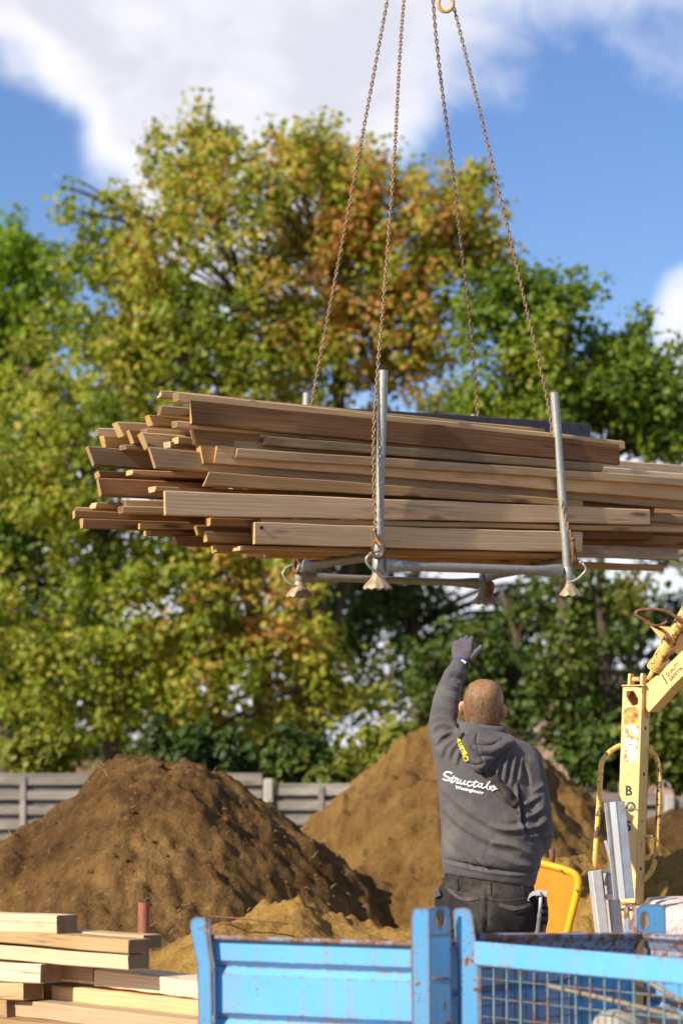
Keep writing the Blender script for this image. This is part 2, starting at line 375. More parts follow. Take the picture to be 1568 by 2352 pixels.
# ================================================================ the setting
def soil(name, stops, scale=1.0, stops2=None):
    m = NT(name); v = m.vec(jitter=False, scale=(scale,)*3)
    a = m.noise(v, 1.1, 6, .62, .4); b = m.noise(v, 7, 6, .68); f = m.noise(v, 46, 4, .7)
    t = m.math('ADD', m.math('MULTIPLY', a, .55), m.math('ADD', m.math('MULTIPLY', b, .35), m.math('MULTIPLY', f, .22)))
    c = m.ramp(t, stops)
    if stops2:                                                       # paler sand has run down the right flank
        x = m.node('ShaderNodeSeparateXYZ', {0: m.tc.outputs['Object']}); q = m.math('ADD', m.math('MULTIPLY', x.outputs[0], .62), m.math('MULTIPLY', x.outputs[2], -.55))
        q = m.math('ADD', q, m.math('MULTIPLY', m.math('SUBTRACT', m.noise(v, 1.7, 5, .6), .5), 1.6)); c = m.mix(m.rng(q, -.25, .55), c, m.ramp(t, stops2))
    bits = m.rng(m.noise(v, 24, 3, .5), .66, .74); c = m.mix(m.math('MULTIPLY', bits, .55), c, (.34, .21, .085))
    h = m.math('ADD', m.math('MULTIPLY', b, .7), m.math('MULTIPLY', f, .45))
    return m.bsdf(c, .95, 0, m.bump(h, .9, .05), .1)
M['topsoil'] = soil('dark_brown_topsoil', [(.36, (.024, .012, .005)), (.50, (.090, .048, .017)), (.60, (.165, .092, .032)), (.74, (.29, .175, .062))])
M['subsoil'] = soil('brown_sandy_soil', [(.36, (.06, .032, .011)), (.50, (.145, .078, .025)), (.62, (.225, .13, .040)), (.76, (.33, .205, .066))], 1.0, [(.36, (.17, .095, .026)), (.52, (.32, .19, .052)), (.64, (.41, .255, .074)), (.78, (.50, .325, .10))])
M['sand'] = soil('ochre_sand', [(.36, (.15, .082, .022)), (.52, (.28, .162, .043)), (.64, (.38, .235, .066)), (.78, (.46, .30, .09))])
M['earth'] = soil('trodden_sandy_ground', [(.38, (.12, .075, .03)), (.54, (.22, .14, .055)), (.7, (.33, .22, .09))], .6)

g = MB(); X = np.concatenate([np.linspace(-220, -12, 12), np.linspace(-9, 9, 37), np.linspace(12, 220, 12)]); Yv = np.concatenate([[-40, -10, 0], np.linspace(3, 24, 43), [30, 45, 80, 150, 320, 700]])
for y in Yv:
    for x in X: g.v.append((x, y, .05*float(fbm(np.array(x*.8), np.array(y*.8), 3, 5)) if abs(x) < 9 and 3 <= y <= 24 else 0))
n = len(X)
for i in range(len(Yv)-1):
    for j in range(n-1): g.f.append((i*n+j, i*n+j+1, (i+1)*n+j+1, (i+1)*n+j))
tag(g.build('ground', M['earth'], smooth=True), 'trodden sandy ground of the building site', kind='structure')

def heap(name, prof, Y, front, back, mat, label, cat, seed, rough=.09, fine=1.0, nx=300, ny=270, ext=(4.2, 3.0)):
    """a heap whose crest line has the given profile [(px, py)] at depth Y and whose flanks fall at their angle of repose"""
    xs0 = np.array([S(p[0]-784, Y) for p in prof]); zs0 = np.array([P(p[0], p[1], Y).z for p in prof])
    e = .9; xs0 = np.concatenate([[xs0[0]-zs0[0]/e], xs0, [xs0[-1]+zs0[-1]/e]]); zs0 = np.concatenate([[0], zs0, [0]])
    x = np.linspace(xs0[0]-.1, xs0[-1]+.1, nx); y = np.linspace(Y-ext[0], Y+ext[1], ny); XX, YY = np.meshgrid(x, y)
    crest = np.interp(x, xs0, zs0); k = np.array([.25, .5, .25])
    for _ in range(4): crest = np.convolve(np.pad(crest, 1, 'edge'), k, 'valid')
    d = YY-Y+.28*fbm(XX*.9, YY*.0+3, 3, seed+40)
    fall = np.where(d < 0, front*(np.sqrt(d*d+.06)-.245), back*(np.sqrt(d*d+.06)-.245))
    wx, wy = XX+.35*fbm(XX*2.1, YY*2.1, 3, seed+90), YY+.35*fbm(XX*2.1+9, YY*2.1, 3, seed+91); n1 = fbm(wx*1.3, wy*1.3, 3, seed)+.5*(.25-np.abs(fbm(wx*2.2, wy*2.2, 3, seed+70))); n2 = fbm(XX*5, YY*5, 4, seed+3); n3 = fbm(XX*19, YY*19, 4, seed+8, .62)
    clod = np.maximum(0, fbm(XX*7.5, YY*7.5, 2, seed+21)-.08)
    Z = crest[None, :]-fall+rough*(1.5*n1+1.35*n2*fine+.62*n3*fine+1.2*clod*fine)
    edge = np.minimum(np.minimum(XX-x[0], x[-1]-XX), .4)/.4
    Z = np.where(Z < -.15, -.15, Z); Z = Z*np.clip(edge, 0, 1)-.15*(1-np.clip(edge, 0, 1))
    mb = MB(); mb.v = [tuple(q) for q in np.stack([XX.ravel(), YY.ravel(), Z.ravel()], 1)]
    for i in range(ny-1):
        for j in range(nx-1):
            a = i*nx+j
            if max(Z[i, j], Z[i+1, j], Z[i, j+1], Z[i+1, j+1]) > -.12: mb.f.append((a, a+1, a+nx+1, a+nx))
    o = mb.build(name, mat, smooth=True, recalc=False); pivot(o, (float(x.mean()), Y, 0)); tag(o, label, cat); return o, (XX, YY, Z)
heapL, HL = heap('soil_heap', [(-330, 2120), (-160, 2040), (0, 1950), (100, 1900), (180, 1832), (235, 1768), (300, 1738), (390, 1747), (470, 1757), (520, 1790), (580, 1832), (640, 1878),
      (690, 1922), (755, 1972), (815, 2034), (865, 2105), (920, 2180)], 14.4, .52, .8, M['topsoil'], 'dark brown topsoil heap with clods and roots before the left half of the fence', 'soil heap', 3, .115)
heapR, HR = heap('soil_heap', [(560, 2010), (690, 1893), (780, 1830), (850, 1780), (920, 1722), (985, 1680), (1060, 1657), (1130, 1665), (1190, 1695), (1240, 1742), (1290, 1800), (1340, 1832), (1400, 1872), (1470, 1925),
      (1560, 1990), (1680, 2070)], 16.6, .46, .9, M['subsoil'], 'tall smooth brown heap of sandy soil rising behind the man', 'soil heap', 11, .15, 1.0)
heap('sand_heap', [(240, 2300), (330, 2215), (420, 2150), (490, 2122), (560, 2106), (630, 2085), (690, 2081), (740, 2097), (800, 2110), (880, 2128), (960, 2140), (1040, 2160), (1130, 2230)], 12.3, .42, .5, M['sand'],
      'low ochre sand heap just behind the blue ribbed container', 'sand heap', 23, .085, 1.3, 200, 140, (2.2, 1.6))
heap('sand_heap', [(1060, 2110), (1150, 2040), (1250, 1985), (1330, 1965), (1400, 1975), (1480, 1990), (1540, 1962), (1600, 1930), (1700, 1900), (1850, 1900), (2000, 2010)], 13.2, .48, .7, M['sand'],
      'ochre sand heap behind the yellow crane', 'sand heap', 31, .11, 1.3, 200, 150, (2.6, 1.8))
heap('soil_heap', [(1360, 1990), (1440, 1910), (1500, 1868), (1560, 1850), (1650, 1842), (1750, 1850), (1900, 1950)], 16.9, .5, .8, M['topsoil'],
     'dark soil heap in front of the fence right of the yellow crane', 'soil heap', 51, .09, 1.0, 90, 90, (2.4, 1.6))

# dry roots and straw sticking out of the left heap: uncountable litter
def heap_z(H, x, y):
    XX, YY, Z = H; i = int(np.argmin(abs(YY[:, 0]-y))); j = int(np.argmin(abs(XX[0]-x))); return float(Z[i, j])
mb = MB(); rr = random.Random(5)
for k in range(750):
    if k % 4: H, x, y = HL, rr.uniform(-2.2, .9), rr.uniform(12.3, 14.6)
    else: H, x, y = HR, rr.uniform(-.6, 2.2), rr.uniform(13.6, 16.7)
    z = heap_z(H, x, y)
    if z < .05: continue
    L = rr.uniform(.015, .07)*(1 if k % 4 else .4); a = rr.uniform(0, 6.28); e = rr.uniform(-.2, .9)
    d = Vector((math.cos(a)*math.cos(e), math.sin(a)*math.cos(e), math.sin(e)))*L; p = Vector((x, y, z-.012))
    mb.tube([p, p+d*.5+Vector((0, 0, rr.uniform(-.01, .02))), p+d], [.0032*rr.uniform(.5, 1.3), .0025, .001], 3, cap=False)
M['roots'] = plain('dry_roots', (.24, .15, .07), .9, .4, 30)
tag(mb.build('root_litter', M['roots']), 'dry roots and straw scattered over the soil heaps', kind='stuff')
# clods of earth on the heaps
mb = MB()
for k in range(520):
    if k % 7: H, x, y = HL, rr.uniform(-2.2, .95), rr.uniform(11.9, 14.6)
    else: H, x, y = HR, rr.uniform(-.7, 2.4), rr.uniform(13.4, 16.7)
    z = heap_z(H, x, y)
    if z < .02: continue
    r = rr.uniform(.005, .021)*(1 if rr.random() < .93 else 1.9)*(1 if k % 7 else .55); z -= r*.3
    vs, fs = [], []
    bm = bmesh.new(); bmesh.ops.create_icosphere(bm, subdivisions=1, radius=1)
    for v in bm.verts: v.co = Vector((v.co.x*r*rr.uniform(.6, 1.3), v.co.y*r*rr.uniform(.6, 1.3), v.co.z*r*rr.uniform(.4, .9)))+Vector((x, y, z))
    mb.add([v.co for v in bm.verts], [[v.index for v in f.verts] for f in bm.faces]); bm.free()
tag(mb.build('earth_clods', M['topsoil']), 'loose clods of earth lying over the soil heaps', kind='stuff')

# ---------------------------------------------------------------- fence of horizontal boards
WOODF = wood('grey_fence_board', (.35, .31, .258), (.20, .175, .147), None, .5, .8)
WOODFD = wood('fence_board_shade_in_colour', (.20, .175, .148), (.115, .10, .085), None, .5, .8)  # darker copy for the backing boards: their shade put into the colour
CONC = plain('pale_concrete', (.40, .37, .31), .9, .15, 20)
fence = thing('board_fence', (0, 20, 0), 'weathered grey fence of horizontal boards behind the soil heaps', 'fence')
def fpanel(x0, x1, top, y=20.0):
    f, b = MB(), MB(); z = top-.045; i = 0
    while z > -.05:
        f.box(((x0+x1)/2, y+.004*math.sin(i*5), z), (x1-x0, .018, .074+.004*math.sin(i*3)), ch=.003)
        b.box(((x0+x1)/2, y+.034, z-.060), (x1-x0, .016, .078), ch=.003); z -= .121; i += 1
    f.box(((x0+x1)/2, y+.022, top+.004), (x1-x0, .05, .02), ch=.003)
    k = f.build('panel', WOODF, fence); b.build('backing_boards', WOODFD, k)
    for t in (.22, .78):
        v = MB().box((x0+(x1-x0)*t, y-.018, top/2), (.045, .014, top-.02), ch=.002); v.build('batten', WOODF, fence)
def fpost(x, top): MB().box((x, 20.0, top/2), (.082, .11, top), ch=.012).build('post', CONC, fence)
X0, tops, w = S(618-784, 20), [1.29, 1.275], 1.83
xs = [X0-2.62*3, X0-2.62*2, X0-2.62, X0, X0+w, S(1530-784, 20), S(1530-784, 20)+w, S(1530-784, 20)+2*w]
tp = [1.31, 1.30, 1.285, 1.20, 1.12, 1.095, 1.09]
for i in range(7): fpanel(xs[i]+.05, xs[i+1]-.05, tp[i])
for i, x in enumerate(xs): fpost(x, max(tp[max(i-1, 0)], tp[min(i, 6)])-(.0 if i != 3 else .03))

# ---------------------------------------------------------------- brick outbuilding glimpsed under the trees
br = NT('pinkish_brickwork'); bv = br.vec(jitter=False, rot=(R(90), 0, 0))
bt = br.node('ShaderNodeTexBrick', {'Vector': bv, 'Color1': (.36, .19, .14, 1), 'Color2': (.46, .27, .20, 1), 'Mortar': (.42, .36, .31, 1), 'Scale': 1, 'Brick Width': .22, 'Row Height': .065, 'Mortar Size': .010})
M['brick'] = br.bsdf(bt.outputs['Color'], .9)
M['roof'] = plain('dark_roof_tiles', (.13, .08, .065), .8, .3, 30)
shed = thing('brick_outbuilding', (4.2, 38, 0), 'low pinkish brick outbuilding seen between the trunks behind the fence', 'building')
MB().box((4.4, 40, 1.15), (6.4, 4, 2.3)).build('wall', M['brick'], shed)
rf = MB(); rf.prism([(1.0, 37.8, 2.302), (1.0, 42.2, 2.302), (1.0, 40, 2.75)], (6.8, 0, 0)); rf.build('roof', M['roof'], shed)
for x in (2.6, 5.4):
    fr = MB().box((x, 37.985, 1.3), (.9, .05, .9), ch=.01).build('window', plain('white_window_paint', (.6, .6, .57), .5), shed)
    MB().box((x, 37.955, 1.3), (.76, .02, .76)).build('pane', plain('dark_window_glass', (.03, .04, .05), .08, .2, 3), fr)

# ---------------------------------------------------------------- trees
def leafmat(name, stops, trans=.52):
    m = NT(name); a = m.node('ShaderNodeAttribute', attribute_name='tint').outputs['Fac']
    c = m.ramp(a, stops)
    d = m.node('ShaderNodeBsdfPrincipled', {'Base Color': c, 'Roughness': .48, 'Specular IOR Level': .35})
    t = m.node('ShaderNodeBsdfTranslucent', {'Color': m.mix(.5, c, m.mix(1., c, (1.5, 1.45, .5), 'MULTIPLY'))})
    mxs = m.node('ShaderNodeMixShader', {0: trans}); m.t.links.new(d.outputs[0], mxs.inputs[1]); m.t.links.new(t.outputs[0], mxs.inputs[2])
    m.t.links.new(mxs.outputs[0], m.out.inputs[0]); return m.m
LEAF_MAIN = leafmat('autumn_leaves', [(0, (.090, .15, .015)), (.28, (.21, .275, .022)), (.52, (.37, .385, .040)), (.68, (.56, .44, .090)), (.82, (.60, .33, .09)), (1, (.45, .20, .06))])
LEAF_GREEN = leafmat('mid_green_leaves', [(0, (.055, .11, .010)), (.4, (.155, .24, .018)), (.7, (.31, .35, .034)), (.88, (.46, .37, .065)), (1, (.46, .21, .045))])
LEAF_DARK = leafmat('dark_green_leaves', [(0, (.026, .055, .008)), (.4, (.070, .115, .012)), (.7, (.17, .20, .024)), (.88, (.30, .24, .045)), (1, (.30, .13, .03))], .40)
LEAF_BRIGHT = leafmat('bright_green_leaves', [(0, (.09, .18, .010)), (.5, (.20, .32, .016)), (1, (.36, .43, .04))], .5)
LEAF_YELL = leafmat('yellow_green_leaves', [(0, (.10, .14, .014)), (.5, (.23, .25, .025)), (1, (.40, .36, .06))], .5)
m_ = NT('grey_brown_bark'); v_ = m_.vec((3, 3, .6), jitter=False); a_ = m_.noise(v_, 6, 6, .65)
M['bark'] = m_.bsdf(m_.ramp(a_, [(.3, (.045, .032, .022)), (.55, (.11, .082, .055)), (.75, (.19, .15, .10))]), .9, 0, m_.bump(a_, .8, .03), .2)

def foliage(name, centers, nper, spread, size, mat, parent, rs, tint):
    """leaf-sized folded blades round every clump centre; tint(position array, random array) -> 0..1"""
    nc = len(centers); C0 = np.repeat(np.array(centers), nper, 0); N = len(C0)
    g = rs.normal(size=(N, 3)); r = rs.random(N)**.55; g /= np.linalg.norm(g, axis=1)[:, None]
    sp = np.repeat(rs.uniform(.65, 1.35, nc), nper)*spread
    pos = C0+g*(r*sp)[:, None]*np.array([1, 1, .8])
    pos[:, 2] -= .15*sp*r*r
    # hanging leaves: normals lean upwards and outwards
    nrm = rs.normal(size=(N, 3))*.62+g*.8+np.array([-.25, -.35, .50]); nrm /= np.linalg.norm(nrm, axis=1)[:, None]
    ax = rs.normal(size=(N, 3))+np.array([0, 0, -.7]); ax -= nrm*(ax*nrm).sum(1)[:, None]; ax /= np.linalg.norm(ax, axis=1)[:, None]
    sd = np.cross(nrm, ax); L = size*rs.uniform(.6, 1.35, N); w = L*rs.uniform(.34, .48, N)
    V = np.empty((N, 6, 3))
    V[:, 0] = pos-ax*(L*.5)[:, None]; V[:, 3] = pos+ax*(L*.5)[:, None]
    lift = nrm*(w*.35)[:, None]
    V[:, 1] = pos-ax*(L*.12)[:, None]+sd*w[:, None]+lift; V[:, 5] = pos-ax*(L*.12)[:, None]-sd*w[:, None]+lift
    V[:, 2] = pos+ax*(L*.20)[:, None]+sd*(w*.8)[:, None]+lift; V[:, 4] = pos+ax*(L*.20)[:, None]-sd*(w*.8)[:, None]+lift
    me = bpy.data.meshes.new(name); me.vertices.add(N*6); me.vertices.foreach_set('co', V.reshape(-1))
    idx = np.arange(N)[:, None]*6+np.array([[0, 1, 2, 3, 0, 3, 4, 5]]); me.loops.add(N*8); me.loops.foreach_set('vertex_index', idx.reshape(-1))
    me.polygons.add(N*2); me.polygons.foreach_set('loop_start', np.arange(N*2)*4); me.polygons.foreach_set('loop_total', np.full(N*2, 4))
    me.update(calc_edges=True)
    t = np.clip(tint(pos, rs, np.repeat(rs.random(nc), nper)), 0, 1)
    at = me.attributes.new('tint', 'FLOAT', 'FACE'); at.data.foreach_set('value', np.repeat(t, 2).astype(np.float32))
    return link(name, me, mat, parent)
def tree(name, base, blobs, mat, label, seed, trunks, ncl, nper, spread=.34, size=.10, tint=None, shell=.55, cat='tree', group=None, limbs=70, tr=.16, thin=-.06):
    """blobs: (centre, radii, weight); limbs run from the trunk forks to the clumps"""
    rs = np.random.default_rng(seed); t = thing(name, base, label, cat, group); B = Vector(base)
    cs = []; wsum = sum(b[2] for b in blobs)
    for c, r, w in blobs:
        k = int(ncl*w/wsum); g = rs.normal(size=(k, 3)); g /= np.linalg.norm(g, axis=1)[:, None]
        q = shell+(1-shell)*rs.random(k)**.6; q *= 1+.16*rs.normal(size=k)*.6
        cs.append(np.array(c)+g*q[:, None]*np.array(r))
    cs = np.concatenate(cs); cs = cs[cs[:, 2] > .35]
    if len(cs) > 200: cs = cs[fbm(cs[:, 0]*.95+cs[:, 1]*.55+3, cs[:, 2]*.95-cs[:, 1]*.45, 3, seed+60) > thin]
    up = cs[rs.random(len(cs)) < .10]; cs = np.concatenate([cs]+[up+np.array([0, 0, k*.16])+rs.normal(size=up.shape)*.03 for k in (1, 2)][:2 if seed == 2 else 1])
    mb = MB(); forks = []
    for (off, top, r) in trunks:
        p0 = B+Vector(off)*1.0; p0.z = -.1; p3 = Vector(top); p1 = p0+Vector((rs.normal()*.08, rs.normal()*.08, (p3.z)*.35)); p2 = p0.lerp(p3, .7)+Vector((rs.normal()*.15, rs.normal()*.15, 0))
        pts = spline([p0, p1, p2, p3], 7); m = len(pts); mb.tube(pts, [r*(1.35 if i == 0 else 1)*(1-.8*i/(m-1)) for i in range(m)], 9); forks += pts[4:]
    sel = rs.choice(len(cs), min(limbs, len(cs)), replace=False)
    for i in sel:
        c = Vector(cs[i]); f = min(forks, key=lambda p: (p-c).length+1.1*max(0, p.z-c.z+.3)); L = (c-f).length
        mid = f.lerp(c, .5)+Vector((rs.normal()*.1*L, rs.normal()*.1*L, .12*L)); r0 = min(.05, .012+.012*L)*tr/.16
        pts = spline([f, mid, c], 5); m = len(pts); mb.tube(pts, [r0*(1-.85*i/(m-1)) for i in range(m)], 5, cap=False)
        for _ in range(2):
            e = c+Vector(rs.normal(size=3)).normalized()*spread*.7; mb.tube([pts[-4], pts[-4].lerp(e, .6)+Vector((0, 0, .03)), e], [r0*.35, r0*.25, .002], 4, cap=False)
    mb.build('trunk', M['bark'], t, True)
    foliage('crown', cs, nper, spread, size, mat, t, rs, tint); return t
Q = lambda px, py, Y: tuple(P(px, py, Y))
def rad(rx, rz, Y, ry=None): return (S(rx, Y), S(ry or (rx+rz)/2, Y), S(rz, Y))
def autumn(px, py, Y, rr_, base=.30, amp=.38, jit=.12):
    """leaves turn first towards one side of the crown"""
    c = np.array(P(px, py, Y)); r = S(rr_, Y)
    def f(pos, rs, cr):
        k = np.exp(-(((pos-c)**2*np.array([1, .15, 1])).sum(1))/(r*r))
        pn = fbm(pos[:, 0]*1.3+5, pos[:, 2]*1.3+pos[:, 1]*.7, 3, 77)
        v = base+.16*(cr-.5)+pn*.55+rs.normal(size=len(pos))*jit+amp*k*(.35+1.0*(cr > .45))
        return v
    return f
# the big tree behind the load, turning yellow and orange
YA = 27.0
tree('maple_tree', (S(650-784, YA), YA, 0), [(Q(560, 640, YA), rad(330, 330, YA), 1.25), (Q(800, 620, YA), rad(310, 320, YA), 1.2), (Q(640, 460, YA), rad(300, 170, YA), .85), (Q(930, 560, YA), rad(215, 230, YA), .7),
     (Q(330, 720, YA), rad(190, 240, YA), .6), (Q(480, 860, YA), rad(420, 260, YA), 1.2), (Q(900, 760, YA), rad(210, 150, YA), .45), (Q(210, 860, YA), rad(190, 200, YA), .55), (Q(430, 355, YA), rad(90, 70, YA), .1), (Q(500, 320, YA), rad(60, 50, YA), .06), (Q(760, 355, YA), rad(120, 80, YA), .14), (Q(950, 380, YA), rad(60, 80, YA), .1), (Q(1065, 500, YA), rad(80, 130, YA), .16), (Q(1110, 640, YA), rad(90, 110, YA), .2), (Q(250, 560, YA), rad(130, 130, YA), .32)],
     LEAF_MAIN, 'big broad tree turning yellow and orange, standing behind the hanging load', 2, [((-.25, 0, 0), Q(570, 700, YA), .17), ((.2, .1, 0), Q(760, 620, YA), .19), ((.5, .3, 0), Q(900, 720, YA), .13)],
     1750, 30, .225, .070, autumn(880, 590, YA, 370, .325, .38, .14), shell=.40, limbs=150)
YB = 25.5
tree('maple_tree', (S(250-784, YB), YB, 0), [(Q(120, 1050, YB), rad(230, 200, YB), .9), (Q(330, 1150, YB), rad(300, 210, YB), 1), (Q(80, 1330, YB), rad(210, 220, YB), 1), (Q(330, 1400, YB), rad(260, 190, YB), 1.1), (Q(200, 1560, YB), rad(230, 140, YB), .7), (Q(620, 1380, YB), rad(250, 150, YB), .75), (Q(560, 1560, YB), rad(260, 150, YB), .7), (Q(820, 1480, YB), rad(180, 150, YB), .35)],
     LEAF_MAIN, 'low spreading olive green tree behind the left soil heap, its branches reaching under the load', 4, [((0, 0, 0), Q(240, 1250, YB), .14), ((.9, .2, 0), Q(500, 1350, YB), .12)],
     1200, 28, .24, .072, autumn(560, 1370, YB, 240, .33, .30), shell=.45, limbs=110, thin=-.12)
YC = 24.6
tree('maple_tree', (S(1290-784, YC), YC, 0), [(Q(1330, 820, YC), rad(180, 190, YC), 1), (Q(1190, 740, YC), rad(140, 120, YC), .5), (Q(1410, 770, YC), rad(75, 110, YC), .22), (Q(1490, 960, YC), rad(70, 100, YC), .22), (Q(1190, 930, YC), rad(170, 120, YC), .5), (Q(1440, 900, YC), rad(120, 110, YC), .4), (Q(1540, 1010, YC), rad(60, 50, YC), .12)],
     LEAF_GREEN, 'green tree with a few orange leaves behind the right end of the load', 6, [((0, 0, 0), Q(1290, 900, YC), .13), ((.5, .1, 0), Q(1400, 950, YC), .10)],
     720, 32, .22, .070, autumn(1150, 830, YC, 120, .42, .22), shell=.42, limbs=110, thin=.01)
YD = 25.0
tree('maple_tree', (S(1340-784, YD), YD, 0), [(Q(1440, 1330, YD), rad(200, 120, YD), .7), (Q(1290, 1470, YD), rad(240, 170, YD), .9), (Q(1510, 1560, YD), rad(170, 170, YD), .8), (Q(1530, 1350, YD), rad(110, 80, YD), .35), (Q(1300, 1640, YD), rad(200, 100, YD), .5), (Q(1060, 1560, YD), rad(180, 130, YD), .4)],
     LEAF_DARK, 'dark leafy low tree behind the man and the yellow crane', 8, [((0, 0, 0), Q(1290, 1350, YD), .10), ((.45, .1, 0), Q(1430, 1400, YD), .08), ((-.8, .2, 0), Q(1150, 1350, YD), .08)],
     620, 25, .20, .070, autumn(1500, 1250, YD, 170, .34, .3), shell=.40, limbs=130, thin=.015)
YE = 34.0
tree('poplar_tree', (S(20-784, YE), YE, 0), [(Q(25, 700, YE), rad(120, 180, YE), 1.4), (Q(-90, 800, YE), rad(160, 230, YE), 1), (Q(40, 1000, YE), rad(120, 200, YE), .8)],
     LEAF_BRIGHT, 'bright green tree at the left edge, behind the big tree', 10, [((0, 0, 0), Q(0, 800, YE), .2)], 420, 50, .30, .085, lambda p, rs, cr: .45+.3*(cr-.5)+rs.normal(size=len(p))*.2, limbs=40, thin=-.16)
YF = 31.0
tree('maple_tree', (S(860-784, YF), YF, 0), [(Q(1000, 1000, YF), rad(210, 120, YF), .8), (Q(720, 1200, YF), rad(300, 170, YF), 1), (Q(1150, 1130, YF), rad(190, 130, YF), .6), (Q(880, 1500, YF), rad(230, 190, YF), 1.1), (Q(790, 1400, YF), rad(160, 120, YF), .5), (Q(1120, 1640, YF), rad(180, 90, YF), .4), (Q(1240, 1480, YF), rad(170, 120, YF), .6), (Q(1450, 1500, YF), rad(170, 150, YF), .6), (Q(900, 1640, YF), rad(160, 90, YF), .5), (Q(640, 1690, YF), rad(230, 80, YF), .4)],
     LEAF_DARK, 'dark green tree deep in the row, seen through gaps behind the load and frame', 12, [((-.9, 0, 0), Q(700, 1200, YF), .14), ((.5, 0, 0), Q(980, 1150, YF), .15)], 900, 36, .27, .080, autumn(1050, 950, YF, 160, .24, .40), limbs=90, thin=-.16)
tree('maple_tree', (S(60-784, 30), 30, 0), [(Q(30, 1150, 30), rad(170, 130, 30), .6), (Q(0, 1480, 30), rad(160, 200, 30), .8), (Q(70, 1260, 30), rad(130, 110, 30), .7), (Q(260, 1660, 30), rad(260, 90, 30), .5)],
     LEAF_GREEN, 'dark green tree at the left edge behind the olive green tree', 14, [((0, 0, 0), Q(20, 1250, 30), .17)], 560, 34, .30, .080, lambda p, rs, cr: .16+.2*(cr-.5)+rs.normal(size=len(p))*.14, limbs=40, thin=-.2)
# shrubs peering over the fence
def shrub(px, py, Y, rx, rz, n, mat, label, seed, tn=.5):
    c = Q(px, py, Y); tree('leafy_shrub', (c[0], Y, 0), [(c, rad(rx, rz, Y), 1)], mat, label, seed, [((0, 0, 0), c, .02)], n, 34, .13, .075, lambda p, rs, cr: tn+.3*(cr-.5)+rs.normal(size=len(p))*.18, .2, 'shrub', 'shrubs along the fence', 14, .06)
shrub(100, 1728, 20.8, 80, 55, 42, LEAF_YELL, 'yellow green shrub peering over the fence left of the dark soil heap', 31)
shrub(885, 1725, 20.6, 75, 55, 40, LEAF_YELL, 'yellow green shrub between the two soil heaps, left of the man', 33)
shrub(780, 1795, 20.4, 55, 40, 22, LEAF_YELL, 'small leafy sprig hanging over the fence beside the tall heap', 35, .3)
shrub(690, 1745, 20.9, 90, 50, 40, LEAF_DARK, 'dark green shrub above the fence post between the heaps', 37, .3)
shrub(1540, 1700, 20.6, 110, 110, 80, LEAF_YELL, 'olive yellow bush above the fence right of the yellow crane', 39, .1)
shrub(1370, 1735, 20.8, 90, 70, 46, LEAF_DARK, 'green shrub over the fence left of the yellow crane', 41, .3)
shrub(470, 1735, 21.0, 130, 60, 56, LEAF_DARK, 'dark shrub right behind the top of the dark soil heap', 43, .2)
# ================================================================ the hanging load
A35 = R(35); U = Vector((math.cos(A35), math.sin(A35), 0)); Wd = Vector((-math.sin(A35), math.cos(A35), 0))   # along the boards / into the stack
ORG = P(868, 1300, 11.0); ORG.z = 0
def onplane(px, py, w):
    """point of the stack's vertical plane lying w metres behind its front face"""
    d = raydir(px, py); o = Vector((0, 0, CAM_Z)); q = ORG+Wd*(w+.03)
    return o+d*((q-o).dot(Wd)/d.dot(Wd))
def timber(name, a_top, a_bot, b_top, t, mat, label, cat, group, slant=0.0, lean=0.0, seed=0, sag=0.0, away=None, hb=None):
    """sawn board: its near face runs from edge a to edge b, t deep; bowed, twisted and chamfered, origin at the a end"""
    rs = random.Random(seed*13+7); a_top, a_bot, b_top = Vector(a_top), Vector(a_bot), Vector(b_top)
    h = (a_top-a_bot).length; x = b_top-a_top; L = x.length; x.normalize(); z = a_top-a_bot; z = (z-x*z.dot(x)).normalized(); y = z.cross(x)
    if y.dot(away or Wd) < 0: y = -y
    Mx = Matrix((x, y, z)).transposed(); hb = hb or h; n = 16; ch = min(.004, h*.2, t*.2)
    rings = []; tw = rs.uniform(-.035, .035); bw = rs.uniform(-.004, .004); wn = rs.uniform(0, 9)
    for i in range(n+1):
        f = i/n; X = f*L; hh = h+(hb-h)*f; w1 = .0012*math.sin(f*23+wn)+bw*math.sin(f*3.14)-sag*math.sin(f*3.14); ring = []
        prof = [(0, -hh+ch), (0, -ch), (ch, 0), (t-ch, 0), (t, -ch), (t, -hh+ch), (t-ch, -hh), (ch, -hh)]
        for (yy, zz) in prof:
            ang = tw*(f-.5)*(1 if abs(tw) > .01 else 0); cy, cz = yy-t/2, zz+hh/2
            y2 = cy*math.cos(ang)-cz*math.sin(ang)+t/2; z2 = cy*math.sin(ang)+cz*math.cos(ang)-hh/2
            xx = X+(slant*(z2+hh/2)+lean*(y2-t/2) if i == 0 else 0)+((rs.uniform(-.004, .004)) if i in (0, n) else 0)
            if i == n: xx += rs.uniform(-.03, .03)*(z2+hh/2)
            ring.append((xx, y2, z2+w1))
        rings.append(ring)
    mb = MB().loft(rings); me = mb.mesh(name)
    bm = bmesh.new(); bm.from_mesh(me); bmesh.ops.recalc_face_normals(bm, faces=bm.faces[:]); bm.to_mesh(me); bm.free()
    o = link(name, me, WOOD[mat] if isinstance(mat, str) else mat); o.matrix_world = Matrix.Translation(a_top) @ Mx.to_4x4()
    return tag(o, label, cat, group)
GL = 'timbers hanging in the lifting frame'
def bd(xl, yt, yb, xr, yr, w, t, mat, label, slant=0, lean=0, name='board', cat='board', hb=None, sag=0):
    bd.k += 1
    a, b, c = onplane(xl, yt, w), onplane(xl, yb, w), onplane(xr, yr, w)
    b.xy = a.xy                                                    # board faces stand upright
    return timber(name, a, b, c, t, mat, label, cat, GL, slant, lean, bd.k, sag, hb=hb)
bd.k = 0
